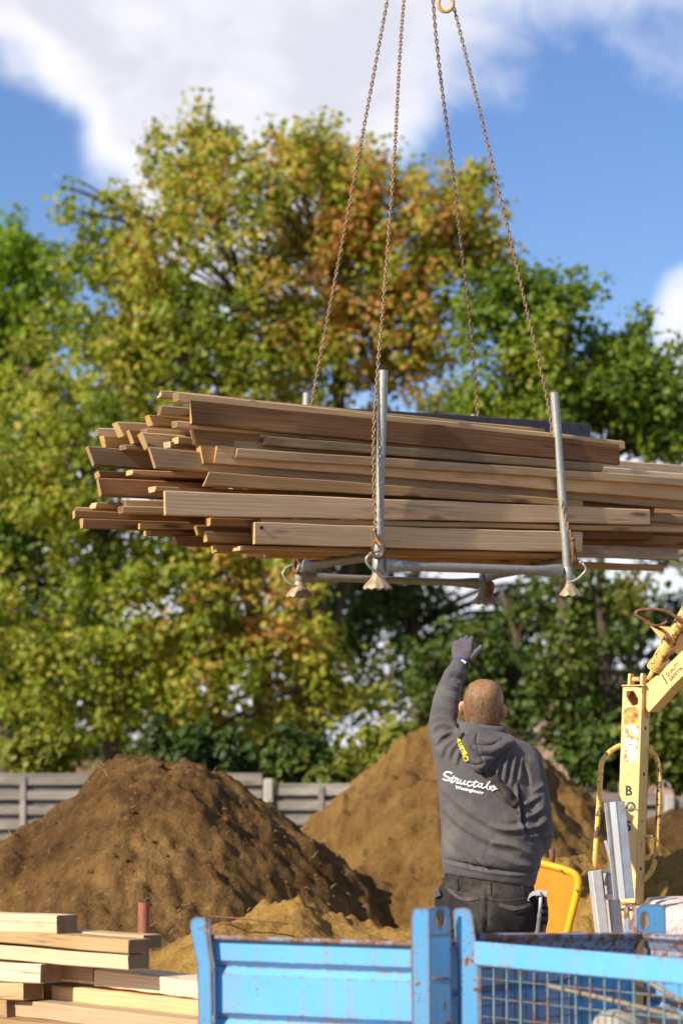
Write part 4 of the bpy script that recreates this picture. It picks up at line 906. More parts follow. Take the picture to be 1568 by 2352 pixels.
M['hair'] = mh.bsdf(mh.ramp(hn, [(.34, (.11, .055, .024)), (.5, (.27, .145, .062)), (.66, (.46, .275, .125))]), .5, 0, mh.bump(mh.noise(hv, 320, 3, .7), .6, .003), .45)
hair.build('hair', M['hair'], man, True, recalc=False)

# --- trousers
tr = MB()
tr.loft([pxring(*t) for t in [(1985, 2005, 1024, 1222, 10, .115), (2020, 2035, 1018, 1225, 10.0, .125), (2060, 2065, 1009, 1228, 9.99, .138), (2095, 2097, 1005, 1229, 9.985, .145), (2130, 2130, 1004, 1229, 9.99, .138), (2160, 2160, 1010, 1222, 10.0, .11)]])
leg(tr, 1060, 1050, 0, 1.06); leg(tr, 1172, 1186, 0, 1.06)
me = rem(tr, .009, 10)
def folds(me, lines, extra=None, gain=2.0):
    """press folds into cloth: each line is ([(px, py)...] as seen from behind, width, depth)"""
    n = len(me.vertices); co = np.empty(n*3); me.vertices.foreach_get('co', co); co = co.reshape(-1, 3)
    no = np.empty(n*3); me.vertex_normals.foreach_get('vector', no); no = no.reshape(-1, 3)
    q = co-np.array([0, 0, CAM_Z]); f = np.array(_f); u = np.array(_u); k = FPX/(q@f); px, py = 784+q[:, 0]*k, 1176-(q@u)*k
    back = np.clip(-no[:, 1]*1.6+.35, 0, 1); disp = np.zeros(n)
    for pts, w, dpt in lines:
        sp = spline([Vector((a, b, 0)) for a, b in pts], 6); best = np.full(n, 1e9); tt = np.zeros(n); sg = np.zeros(n); m_ = len(sp)-1
        for i in range(m_):
            ax, ay, bx, by = sp[i].x, sp[i].y, sp[i+1].x, sp[i+1].y; dx, dy = bx-ax, by-ay; L2 = dx*dx+dy*dy+1e-9
            t = np.clip(((px-ax)*dx+(py-ay)*dy)/L2, 0, 1); ex, ey = px-ax-t*dx, py-ay-t*dy; d = np.hypot(ex, ey); s = d < best
            best[s] = d[s]; tt[s] = ((i+t)/m_)[s]; sg[s] = (dx*ey-dy*ex)[s]/np.sqrt(L2)
        env = np.sin(np.clip(tt, .0, 1.)*math.pi)**.6; x = best*np.sign(sg)/w
        prof = np.exp(-np.abs(x)**1.25*1.2)-.55*np.exp(-((x-1.5)/.9)**2)     # a ridge with a valley on its lower side
        disp += gain*dpt*env*prof*back
    if extra is not None: disp += extra(px, py, co)*back
    co = co+no*disp[:, None]; me.vertices.foreach_set('co', co.reshape(-1)); me.update()
folds(me, [([(1075, 2065), (1095, 2100), (1110, 2150)], 7, .007), ([(1180, 2150), (1150, 2120), (1122, 2090)], 7, .006), ([(1010, 2110), (1035, 2130), (1070, 2135)], 7, .006), ([(1120, 2040), (1118, 2080), (1116, 2140)], 5, -.007),
           ([(1165, 2085), (1190, 2095), (1222, 2085)], 5, .005), ([(1020, 2150), (1045, 2160), (1080, 2155)], 7, .006), ([(1035, 2050), (1030, 2090), (1040, 2120)], 8, .005)], lambda px, py, co: .006*fbm(co[:, 0]*14, co[:, 2]*14, 3, 9))
trs = link('trousers', me, M['trousers'], man, True)
bvT = BVHTree.FromPolygons([v.co for v in me.vertices], [p.vertices for p in me.polygons])
CP = Vector((0, 0, CAM_Z))
def ongarment(bv, px, py, off=.003, dfl=9.85):
    d = raydir(px, py).normalized(); h = bv.ray_cast(CP, d)
    return (h[0]+h[1]*off if h[1].dot(d) < 0 else h[0]-h[1]*off) if h[0] is not None else P(px, py, dfl)
def ribbon(mb, bv, pts, w, off, thick=.0, n=6, taper=False):
    """strip of cloth or print following the garment's surface along a line"""
    sp = spline([Vector((a, b, 0)) for a, b in pts], n) if n > 1 else [Vector((a, b, 0)) for a, b in pts]
    L, Rr = [], []
    for i, p in enumerate(sp):
        t = (sp[min(i+1, len(sp)-1)]-sp[max(i-1, 0)]); t = t.normalized() if t.length else Vector((1, 0, 0)); s = Vector((-t.y, t.x, 0))*w/2
        L.append(ongarment(bv, p.x-s.x, p.y-s.y, off)); Rr.append(ongarment(bv, p.x+s.x, p.y+s.y, off))
    k = len(mb.v); m_ = len(sp); mb.v += [tuple(q) for q in L]+[tuple(q) for q in Rr]
    for i in range(m_-1): mb.f.append((k+i, k+i+1, k+m_+i+1, k+m_+i))
# pocket flaps, seams, belt loops of the trousers
sm = MB()
for pts in ([(1121, 2022), (1120, 2050), (1118, 2100), (1113, 2150)], [(1022, 2038), (1060, 2052), (1100, 2060), (1120, 2064)], [(1122, 2064), (1160, 2068), (1200, 2064), (1224, 2060)]): ribbon(sm, bvT, pts, 2.2, .002)
sm.build('seams', plain('worn_seam_thread', (.07, .062, .055), .9, .3, 80), trs, True)
PKM = plain('dusty_pocket_cloth', (.075, .066, .058), .9, .45, 60)
pk = MB()
ribbon(pk, bvT, [(1030, 2044), (1055, 2062), (1080, 2066), (1098, 2062)], 8, .004); pk.build('pocket_flap', PKM, trs, True); pk = MB(); ribbon(pk, bvT, [(1146, 2078), (1175, 2086), (1200, 2084), (1218, 2074)], 9, .004)
pk.build('pocket_flap', PKM, trs, True)
for x, y in ((1048, 2030), (1122, 2040), (1196, 2042)):
    lp = MB(); ribbon(lp, bvT, [(x, y-14), (x+1, y), (x+2, y+16)], 7, .006); lp.build('belt_loop', M['trousers'], trs, True)
for s, x in (('l', 1050), ('r', 1186)):
    f = P(x, 2540, 10.0); bt = MB(); bt.loft([ell(Vector((f.x, f.y+y, z)), a, b, 18, 2.4) for (y, z, a, b) in [(.05, .0, .05, .145), (.05, .03, .05, .145), (.05, .06, .045, .13), (.02, .09, .045, .085), (0, .14, .05, .06), (0, .19, .05, .058)]])
    bt.build('boot', M['boot'], man, True)

# --- hoodie: trunk, sleeves, cuffs and rib hem as one cloth surface
hd = MB()
RING = [(2006, 2036, 1018, 1227, 10.0, .128), (1990, 2020, 1014, 1231, 10.0, .138), (1975, 2003, 1015, 1234, 10.0, .146), (1968, 1990, 1013, 1240, 10.0, .158), (1945, 1962, 1012, 1243, 10.0, .160), (1900, 1912, 1012, 1240, 10.0, .152), (1850, 1855, 1009, 1232, 10.0, .146), (1800, 1802, 1004, 1224, 10.0, .145),
        (1760, 1762, 999, 1220, 10.0, .142), (1725, 1728, 991, 1217, 9.995, .134), (1702, 1708, 1003, 1203, 9.99, .115), (1686, 1692, 1030, 1178, 9.985, .095), (1672, 1682, 1056, 1152, 9.98, .078)]
RI = [tuple(a[q]+(b[q]-a[q])*f for q in range(6)) for a, b in zip(RING, RING[1:]) for f in (0, .34, .67)]+[RING[-1]]
hd.loft([pxring(*t, n=120, ex=2.5) for t in RI]); limb(hd, ARM_L, 1.0, 44); limb(hd, ARM_R, 1.0, 44)
limb(hd, CUFF_L, 1.0, 32); limb(hd, CUFF_R, 1.0, 32)
me = rem(hd, .006, 22)
FO = [  # raised arm: rolls round the elbow and the shoulder
 ([(990, 1640), (1010, 1628), (1035, 1634), (1052, 1650)], 5, .008), ([(985, 1662), (1005, 1650), (1030, 1655), (1050, 1672)], 5, .009), ([(986, 1685), (1005, 1668), (1030, 1668), (1060, 1684)], 5, .008), ([(990, 1610), (1012, 1602), (1038, 1606), (1054, 1618)], 5, .006),
 ([(1000, 1582), (1020, 1576), (1045, 1580), (1058, 1588)], 5, .005), ([(1000, 1712), (1015, 1692), (1040, 1684), (1065, 1690)], 5, .008), ([(1022, 1553), (1040, 1546), (1058, 1552), (1066, 1562)], 4, .010), ([(1008, 1567), (1030, 1558), (1056, 1566)], 4, -.005),
 ([(1012, 1740), (1022, 1715), (1045, 1697)], 5, .006), ([(1030, 1745), (1038, 1720), (1056, 1704)], 5, .006), ([(1046, 1760), (1052, 1735), (1062, 1716)], 5, .005),
 # back: long diagonals drawn down to the right
 ([(1012, 1800), (1060, 1850), (1120, 1890), (1190, 1910)], 10, .008), ([(1018, 1850), (1060, 1895), (1120, 1930), (1195, 1945)], 9, .008), ([(1020, 1905), (1045, 1935), (1085, 1960), (1110, 1968)], 9, .003),
 ([(1120, 1800), (1155, 1832), (1190, 1850)], 7, .007), ([(1215, 1885), (1190, 1905), (1150, 1905), (1120, 1895)], 8, .009), ([(1228, 1975), (1200, 1955), (1160, 1940), (1125, 1935)], 9, .010), ([(1232, 1990), (1190, 1985), (1150, 1970), (1120, 1958)], 8, .006),
 # right shoulder: pleats falling from the hood
 ([(1150, 1735), (1142, 1765), (1138, 1800)], 5, .006), ([(1166, 1728), (1160, 1760), (1156, 1800)], 5, .007), ([(1184, 1726), (1178, 1760), (1172, 1805)], 5, .006), ([(1198, 1732), (1192, 1780), (1186, 1830)], 5, .006),
 # right sleeve
 ([(1196, 1850), (1215, 1842), (1240, 1826)], 6, .007), ([(1200, 1878), (1222, 1872), (1250, 1852)], 6, .008), ([(1202, 1900), (1225, 1900), (1258, 1880)], 6, .009), ([(1206, 1915), (1230, 1922), (1262, 1910)], 6, .008), ([(1220, 1820), (1240, 1808), (1250, 1800)], 6, .005),
 ([(1188, 1790), (1196, 1840), (1203, 1890), (1214, 1925)], 5, -.013), ([(1200, 1740), (1215, 1770), (1222, 1810)], 7, .005),
 # line where the body meets the rib hem
 ([(1012, 1972), (1060, 1984), (1120, 1996), (1180, 2003), (1236, 2002)], 4, -.007), ([(1095, 1972), (1110, 1985), (1122, 1998)], 4, .005), ([(1060, 1960), (1075, 1975), (1085, 1988)], 4, .004)]
folds(me, FO, lambda px, py, co: .0045*fbm(co[:, 0]*7+co[:, 2]*4, co[:, 2]*7-co[:, 0]*3, 2, 4)+.0007*fbm((co[:, 0]+.7*co[:, 2])*38, (co[:, 2]-.6*co[:, 0])*38, 2, 14))
hoodie = link('hoodie', me, M['hoodie'], man, True)
bvH = BVHTree.FromPolygons([v.co for v in me.vertices], [p.vertices for p in me.polygons])

# hood lying on the shoulders: a padded, folded pouch on the hoodie's back
HOOD = [(1068, 1668), (1056, 1690), (1058, 1720), (1068, 1742), (1083, 1762), (1094, 1772), (1112, 1773), (1126, 1755), (1148, 1732), (1176, 1710), (1172, 1700), (1150, 1692), (1118, 1680), (1092, 1668)]
def inside(poly, x, y):
    c = False; n = len(poly)
    for i in range(n):
        (x1, y1), (x2, y2) = poly[i], poly[i-1]
        if (y1 > y) != (y2 > y) and x < (x2-x1)*(y-y1)/(y2-y1)+x1: c = not c
    return c
def edged(poly, x, y):
    b = 1e9; n = len(poly)
    for i in range(n):
        (x1, y1), (x2, y2) = poly[i-1], poly[i]; dx, dy = x2-x1, y2-y1; t = max(0, min(1, ((x-x1)*dx+(y-y1)*dy)/(dx*dx+dy*dy))); b = min(b, math.hypot(x-x1-t*dx, y-y1-t*dy))
    return b
sp_ = [(p.x, p.y) for p in spline([Vector((a, b, 0)) for a, b in HOOD+[HOOD[0]]], 5)][:-1]
def hoodfold(x, y):
    h = 0
    for pts, w, a in [([(1075, 1686), (1110, 1700), (1150, 1708), (1174, 1706)], 5, .012), ([(1080, 1708), (1105, 1722), (1132, 1724), (1158, 1714)], 6, .013), ([(1066, 1700), (1074, 1730), (1090, 1752), (1106, 1760)], 8, .012), ([(1092, 1716), (1112, 1742), (1128, 1744)], 5, .008),
                      ([(1094, 1690), (1092, 1706), (1100, 1730), (1108, 1752)], 3, -.009), ([(1092, 1712), (1120, 1714), (1150, 1702)], 3.5, -.012), ([(1100, 1735), (1125, 1738), (1146, 1726)], 3.5, -.012), ([(1078, 1752), (1094, 1756), (1104, 1756)], 3, -.013)]:
        b = 1e9
        for i in range(len(pts)-1):
            (x1, y1), (x2, y2) = pts[i], pts[i+1]; dx, dy = x2-x1, y2-y1; t = max(0, min(1, ((x-x1)*dx+(y-y1)*dy)/(dx*dx+dy*dy))); b = min(b, math.hypot(x-x1-t*dx, y-y1-t*dy))
        h += a*math.exp(-(b/w)**2)
    return h
hm = MB(); gx = [1050+i*2.0 for i in range(66)]; gy = [1662+i*2.0 for i in range(60)]; idx = {}
for j, y in enumerate(gy):
    for i, x in enumerate(gx):
        ins = inside(sp_, x, y); e = edged(sp_, x, y)
        if ins or e < 2.2:
            b = ongarment(bvH, x, max(y, 1690), 0); b2 = P(x, y, b.y) if y < 1690 else b
            e_ = e if ins else 0; th = .034*(1-math.exp(-e_/7.0))*(.75+.45*min(1, max(0, (y-1680)/70)))+hoodfold(x, y)*min(1, e_/4)-(.006 if not ins else 0)
            d = raydir(x, y).normalized(); idx[i, j] = len(hm.v); hm.v.append(tuple(b2-d*th))
for (i, j), a in idx.items():
    if all(k in idx for k in ((i+1, j), (i, j+1), (i+1, j+1))): hm.f.append((a, idx[i+1, j], idx[i+1, j+1], idx[i, j+1]))
hme = hm.mesh('hood'); hbv = BVHTree.FromPolygons([v.co for v in hme.vertices], [p.vertices for p in hme.polygons])
hood = link('hood', hme, M['hoodie'], hoodie, True); so = hood.modifiers.new('thick', 'SOLIDIFY'); so.thickness = .006; so.offset = -1
# collar of the hood standing round the neck
cl = MB(); rings = []
for i in range(25):
    t = 2*math.pi*i/24; c = Vector((math.cos(t)*.088, math.sin(t)*.082, 0)); nbk = P(1107, 1679, 9.985)+Vector((0, .03, 0)); tilt = Vector((0, 0, -.14*c.x+.10*c.y+.0))
    cc = nbk+c+tilt; o = Vector((math.cos(t), math.sin(t), 0)); rings.append([cc+o*(.018*math.cos(q))+Vector((0, 0, .034*math.sin(q))) for q in [2*math.pi*k/12 for k in range(12)]])
cl.loft(rings, cap=False); cl.build('collar', M['hoodie'], hoodie, True)
# dark rubber toggle under the hood with an orange tag
MB().sphere(ongarment(bvH, 1103, 1770, .022), (.018, .012, .012), 8).build('hood_toggle', M['black_plastic_hole_shade'], hoodie, True)
OT = plain('orange_tag_cloth', (.62, .28, .03), .7, .1)
tg = MB(); ribbon(tg, hbv, [(1091, 1759), (1103, 1761)], 5, .003, n=2); tg.build('orange_tag', OT, hoodie); tg = MB(); ribbon(tg, hbv, [(1118, 1749), (1123, 1751)], 4, .003, n=2)
tg.build('orange_tag', OT, hoodie)

# print on the back: brush script and a plain line under it
class MP(MB): pass
def zz(x, y): return (1080+x/7.84)*.9185, (1880+y/7.84)*.9185
STROKES = [([(385, 418), (330, 395), (262, 408), (243, 452), (298, 490), (350, 522), (342, 556), (288, 560), (222, 532)], 31), ([(428, 478), (398, 540), (374, 590), (402, 602), (442, 572)], 27), ([(380, 506), (425, 512), (468, 504)], 20),
  ([(442, 572), (466, 540), (480, 512)], 17), ([(478, 512), (490, 536), (524, 534)], 22), ([(526, 534), (484, 596), (504, 616), (545, 588)], 26), ([(572, 556), (546, 604), (575, 632), (612, 608), (645, 572)], 25), ([(648, 568), (624, 622), (650, 642), (695, 612)], 26),
  ([(758, 596), (725, 580), (690, 620), (708, 664), (752, 666), (800, 632)], 26), ([(858, 570), (832, 622), (810, 676), (838, 692), (885, 660)], 26), ([(792, 590), (850, 600), (900, 592)], 20), ([(968, 622), (922, 624), (898, 668), (926, 692), (962, 662), (986, 624)], 25), ([(984, 628), (964, 690), (1000, 708), (1045, 680)], 26),
  ([(1050, 682), (1105, 622), (1142, 578), (1122, 586), (1088, 655), (1068, 708), (1094, 738), (1132, 712), (1132, 680)], 23), ([(1132, 682), (1165, 690)], 18), ([(1196, 672), (1160, 708), (1178, 746), (1220, 736), (1232, 692), (1198, 676), (1216, 722), (1268, 740)], 22)]
pm = MB()
for i, (pts, w) in enumerate(STROKES):
    q = [zz(*p) for p in pts]; wd = w/7.84*.9185; ribbon(pm, bvH, q, wd, .0022+.00022*i, n=6)
    for e in (q[0], q[-1]):                                         # round brush ends
        c = ongarment(bvH, e[0], e[1], .0021+.00022*i); k = len(pm.v); ring = [ongarment(bvH, e[0]+wd/2*math.cos(a), e[1]+wd/2*math.sin(a), .0021+.00022*i) for a in [2*math.pi*j/12 for j in range(12)]]
        pm.v += [tuple(c)]+[tuple(r) for r in ring]; pm.f += [(k, k+1+j, k+1+(j+1) % 12) for j in range(12)]
pm.build('back_print', M['white_print'], hoodie, recalc=False)
def textmesh(body_, bold=.0, shear=0.0, spacing=1.0):
    cu = bpy.data.curves.new('t', 'FONT'); cu.body = body_; cu.size = 1; cu.offset = bold; cu.shear = shear; cu.space_character = spacing; cu.resolution_u = 4
    o = bpy.data.objects.new('t', cu); col.objects.link(o); dg = bpy.context.evaluated_depsgraph_get(); me_ = bpy.data.meshes.new_from_object(o.evaluated_get(dg)); bpy.data.objects.remove(o)
    bm = bmesh.new(); bm.from_mesh(me_); bmesh.ops.triangulate(bm, faces=bm.faces[:]); bmesh.ops.subdivide_edges(bm, edges=[e for e in bm.edges if e.calc_length() > .25], cuts=2); bmesh.ops.triangulate(bm, faces=bm.faces[:])
    vs = [v.co.copy() for v in bm.verts]; bm.verts.index_update(); fs = [[v.index for v in f.verts] for f in bm.faces]; bm.free(); return vs, fs
def print_text(body_, bv, a, b, h, name, mat, parent, off=.0024, bold=.012, spacing=1.0, flip=False):
    """lettering laid on a garment between two points, capital height h"""
    vs, fs = textmesh(body_, bold, 0, spacing); x1 = max(v.x for v in vs); x0 = min(v.x for v in vs); A, B = Vector(a), Vector(b); t = (B-A); n_ = Vector((t.y, -t.x)).normalized()
    mb = MB(); mb.add([ongarment(bv, *(A+t*((v.x-x0)/(x1-x0))+n_*(v.y*h/.72)), off) for v in vs], fs); return mb.build(name, mat, parent, recalc=False)
print_text('Woningbouw', bvH, zz(446, 716), zz(1004, 832), 7.2, 'small_print', M['white_print'], hoodie, bold=.045, spacing=1.06)
# tool-bag sling across the back
st = MB(); ribbon(st, hbv, [(1058, 1686), (1068, 1706), (1082, 1728), (1096, 1750), (1106, 1764)], 17, .006); so_ = st.build('sling', M['hoodie'], man, True); so_.modifiers.new('t', 'SOLIDIFY').thickness = .003
st = MB(); ribbon(st, bvH, [(1108, 1766), (1128, 1784), (1148, 1806), (1166, 1828), (1183, 1848), (1194, 1864)], 20, .006); s2 = st.build('sling_webbing', M['leather'], so_, True); s2.modifiers.new('t', 'SOLIDIFY').thickness = .004
print_text('Daune', hbv, (1080, 1744), (1059, 1697), 12, 'sling_print', M['yellow_print'], so_, off=.0095, bold=.03)
# knitted glove on the raised hand, white watch-like tag and blue band at the wrist
gl = MB(); hand(gl, P(1058, 1520, 10.45), (.10, .42, .88), (-.12, -.88, .42), .092, 1.0, 1.2, 1, 1.16, .055, (.062, .074, .074, .058))
gl.tube([P(1051, 1534, 10.41), P(1055, 1527, 10.432), P(1058, 1520, 10.45)], [.033, .032, .031], 16)
link('glove', rem(gl, .0035, 2), M['glove'], man, True)
bd_ = MB(); c0, c1_ = P(1055, 1526, 10.435), P(1058, 1520, 10.45); ax = (c1_-c0).normalized(); sx = ax.cross(Vector((0, 1, 0))).normalized(); sy = ax.cross(sx)
bd_.tube([c0+(sx*math.cos(a)+sy*math.sin(a))*.035 for a in [2*math.pi*j/20 for j in range(20)]], .0045, 6, closed=True); bl_ = bd_.build('wristband', plain('blue_wristband', (.03, .04, .22), .6, .1), man, True)
MB().box(P(1064, 1519.5, 10.40), (.024, .006, .011), frame((.86, 0, -.5)), .002).build('tag', M['sticker'], bl_)

# --- tools hanging at his belt
hp_ = thing('tool_holster', tuple(P(1236, 2100, 9.97)), 'black tool holster hanging at the man\'s right hip', 'holster')
hb_ = MB(); hb_.loft([[P(x, y, 9.97)+Vector((0, dy, 0)) for x, dy in ((L, -.03), (R2, -.035), (R2+2, .03), (L, .035))] for y, L, R2 in ((2048, 1222, 1238), (2064, 1226, 1252), (2085, 1228, 1257), (2110, 1228, 1257), (2135, 1229, 1251), (2165, 1231, 1248))]); hb_.build('pouch', M['black_plastic_hole_shade'], hp_)
for i, y in enumerate((2078, 2094, 2112)): MB().box(P(1246, y, 9.925), (.036, .012, .014), frame((1, .1, .1)), .003).build('strap', plain('worn_black_strap', (.06, .055, .05), .6, .3, 50), hp_)
MB().tube([P(1250, 2060, 9.935), P(1252, 2082, 9.93)], .009, 8).build('tool_handle', plain('dark_grey_handle', (.07, .07, .075), .5, .2), hp_, True)
lp_ = thing('tool_pouch', tuple(P(1008, 2065, 9.98)), 'black pouch pocket sticking out at the man\'s left hip', 'pouch')
lb = MB(); lb.loft([[P(x, y, 9.98)+Vector((0, dy, 0)) for x, dy in ((L, -.03), (R2, -.035), (R2+2, .04), (L, .045))] for y, L, R2 in ((2030, 1016, 1026), (2046, 1003, 1022), (2052, 998, 1022), (2080, 999, 1020), (2110, 1003, 1020))]); lb.build('pouch', M['black_plastic_hole_shade'], lp_)
lf = MB(); lf.box(P(1003, 2052, 9.94), (.028, .006, .03), frame((1, 0, .35)), .003); lf.build('flap', plain('grey_pouch_flap', (.12, .11, .10), .8, .3), lp_)
hmr = thing('claw_hammer', tuple(P(1236, 2100, 9.90)), 'steel claw hammer hanging head up at the man\'s right hip', 'hammer')
hh = MB(); Yh = 9.90
for k in (-1, 1):                                                   # two curved claws
    hh.loft([[P(x, y, Yh)+Vector((dx*w_*.5+0, .010*k+dy*.006, dz*th_*.5)) for dx, dy, dz in ((-1, -1, -1), (1, -1, -1), (1, -1, 1), (-1, -1, 1))]+[P(x, y, Yh)+Vector((dx*w_*.5, .010*k+.006, dz*th_*.5)) for dx, dz in ((-1, 1), (1, 1), (1, -1), (-1, -1))] for x, y, w_, th_ in ((1236, 2051, .012, .018), (1226, 2052, .012, .015), (1218, 2058, .010, .010), (1213, 2067, .009, .005))])
hh.tube([P(1232, 2051, Yh), P(1243, 2050, Yh), P(1246, 2051, Yh), P(1253, 2053, Yh)], [.012, .0125, .010, .0135], 12)
hh.build('head', M['alu_dull'], hmr, 40)
hs_ = MB().tube([P(1241, 2052, Yh), P(1240, 2075, Yh), P(1238, 2100, Yh)], [.0085, .0065, .0065], 10); hs_.build('shaft', M['alu_dull'], hmr, True)
MB().tube([P(1238, 2098, Yh), P(1237, 2110, Yh), P(1234, 2140, Yh), P(1231, 2170, Yh)], [.0095, .0085, .0105, .0115], 10).build('grip', plain('grey_rubber_grip', (.15, .145, .14), .6, .2), hmr, True)
# ================================================================ blue steel stillages in front
def at_xy(x, y, z): return Vector((x, y, z))
def ribbed(mb, a, b, z0, z1, nrm, th=.004, first=.045, drop=0.0):
    """sheet-steel side between plan points a and b with pressed horizontal grooves"""
    prof = [(0, z1)]; z = z1-first; nrm = Vector(nrm).normalized()
    while z-.06 > z0:
        prof += [(0, z), (.021, z-.017), (.021, z-.022), (0, z-.047)]; z -= .172
    prof.append((0, z0)); a, b = Vector(a), Vector(b); n = 24
    rows = [[Vector(((a.lerp(b, i/n)-nrm*d).x, (a.lerp(b, i/n)-nrm*d).y, z-drop*i/n)) for i in range(n+1)] for d, z in prof]
    k = len(mb.v)
    for r in rows: mb.v += [tuple(p) for p in r]
    for j in range(len(rows)-1):
        for i in range(n): mb.f.append((k+j*(n+1)+i, k+j*(n+1)+i+1, k+(j+1)*(n+1)+i+1, k+(j+1)*(n+1)+i))
    return mb
def solid(o, t=.004, off=-1):
    s = o.modifiers.new('thickness', 'SOLIDIFY'); s.thickness = t; s.offset = off; return o
def plate(poly, Yf, th, name, mat, parent, hole=None, dirv=None, ch=.003):
    """flat steel plate: outline as reference points (px, py, Y), thickness th away from the viewer"""
    pts = [P(*p) for p in poly]; d = (dirv or Vector((0, 1, 0)))*th; hp = None
    if hole:
        c, rx, ry = hole; n = len(pts); hp = []
        for q in poly:
            a = math.atan2(q[1]-c[1], q[0]-c[0]); hp.append(P(c[0]+rx*math.cos(a), c[1]+ry*math.sin(a), c[2]))
    return MB().prism(pts, d, hp).build(name, mat, parent)

# --- left stillage: ribbed sheet sides
C0 = P(985, 2160, 7.9); L0 = P(470, 2168, 8.2); uL = Vector((C0.x-L0.x, C0.y-L0.y, 0)).normalized(); nL = Vector((uL.y, -uL.x, 0)); bk = -nL
if nL.y > 0: nL = -nL; bk = -nL
zt = P(700, 2163, 8.06).z
bx = thing('steel_stillage', ((C0.x+L0.x)/2, (C0.y+L0.y)/2+.5, 0), 'rust-streaked blue steel container with ribbed sheet sides and worn corner posts', 'steel container', 'blue steel containers')
LEN, DEP = (C0-L0).length, 1.2; bk = Vector((.50, .866, 0))
K = {'fl': L0, 'fr': C0, 'br': C0+bk*DEP, 'bl': L0+bk*DEP}
for k in K: K[k] = Vector((K[k].x, K[k].y))
def side(p, q, n, name='side_panel', mat=None, first=.072, drop=0):
    o = ribbed(MB(), p, q, .16, zt, n, first=first, drop=drop).build(name, mat or M['blue'], bx); solid(o, .004, 0); return o
nl2, bk2, ul2 = Vector((nL.x, nL.y)), Vector((bk.x, bk.y)), Vector((uL.x, uL.y))
side(K['fl']+ul2*.02-nl2*.012, K['fr']-ul2*.02-nl2*.012, nl2); side(K['fr']+bk2*.03-ul2*.008, K['br'], ul2, first=.15, drop=.045)
zfull, zt_low = zt, .42; zt = zt_low; side(K['bl'], K['br'], -nl2); side(K['fl'], K['bl'], -ul2); zt = zfull   # the two far sides are folded down
def rimtube(p, q, z, fall=0, nm='rim'):
    return MB().box(((p+q)/2).to_3d()*1+Vector((0, 0, z)), ((q-p).length, .022, .016), frame(((q-p).x, (q-p).y, -fall)), .005).build(nm, M['blue_rim'], bx)
for i, (p, q) in enumerate(((K['fl'], K['fr']), (K['fr'], K['br']), (K['br'], K['bl']), (K['bl'], K['fl']))): rimtube(p.lerp(q, .03), p.lerp(q, .97), (zt if i < 2 else zt_low)+.004-(.022 if i == 1 else 0), .045 if i == 1 else 0)
MB().box(((K['fl']+K['br'])/2).to_3d()+Vector((0, 0, .15)), (LEN, DEP, .012), frame(uL)).build('floor', M['blue_rim'], bx)
def lug(pts, Ya, name, parent, mat, th=.006, dirv=None, hole=None): return plate([(x, y, Ya) for x, y in pts], Ya, th, name, mat, parent, hole, dirv)
# left front post, its flared head leaning out
Y1 = 8.165
lug([(452, 2106), (444, 2109), (437, 2117), (436, 2127), (446, 2185), (452, 2215), (455, 2300), (456, 2420), (456, 2900), (488, 2900), (488, 2420), (487, 2300), (485, 2215), (481, 2190), (477, 2150), (476, 2118), (470, 2108)], Y1, 'post', bx, M['blue_lug'], .006)
pts = [(476, 2110), (479, 2118), (480, 2152), (484, 2190), (489, 2215), (490, 2300), (491, 2420), (491, 2900)]
e = MB(); e.loft([[P(x, y, Y1), P(x, y, Y1)+Vector((.004, .034, 0)), P(x, y, Y1)+Vector((.009, .034, 0)), P(x, y, Y1)+Vector((.005, 0, 0))] for x, y in pts]); e.build('post_flange', M['blue_lug'], bx)
# right front corner post: angle profile opening left and right of its front edge, holed head
Yc = 7.885
lug([(955, 2085), (946, 2092), (943, 2106), (943, 2160), (945, 2300), (947, 2900), (989, 2900), (987, 2300), (986, 2160), (985, 2100), (984, 2087)], Yc, 'post', bx, M['blue_lug'], .006, -nL)
sd = Vector((uL.x*.45+bk.x*.9, uL.y*.45+bk.y*.9, 0)).normalized()
def sidept(t, py):
    """point on the side flange, t metres back from the front edge"""
    b = P(986+(py-2100)*.004, py, Yc); return b+sd*t
fw = .088
fl_ = [sidept(0, 2900), sidept(0, 2086), sidept(fw*.82, 2084), sidept(fw*.95, 2090), sidept(fw, 2104), sidept(fw, 2900)]
hc = sidept(fw*.50, 2112); outline = []
segs = [fl_[1], (fl_[1]+fl_[2])/2, fl_[2], fl_[3], fl_[4], sidept(fw, 2125), sidept(fw, 2150), sidept(fw*.5, 2150), sidept(0, 2150), sidept(0, 2112)]
hol = []
for q in segs:
    v = q-hc; a = math.atan2(v.z/.062, v.dot(sd)/.045); hol.append(hc+sd*(.021*math.cos(a))+Vector((0, 0, .034*math.sin(a))))
MB().prism(segs, Vector((sd.y, -sd.x, 0))*-.006, hol).build('post_head', M['blue_lug'], bx)
MB().prism([sidept(0, 2150), sidept(fw, 2150), sidept(fw, 2900), sidept(0, 2900)], Vector((sd.y, -sd.x, 0))*-.006).build('post_flange', M['blue_lug'], bx)
wl_ = MB(); wl_.tube([sidept(.008, 2248), sidept(fw-.012, 2250)], .003, 6); wl_.build('weld_bead', M['rust'], bx, True)

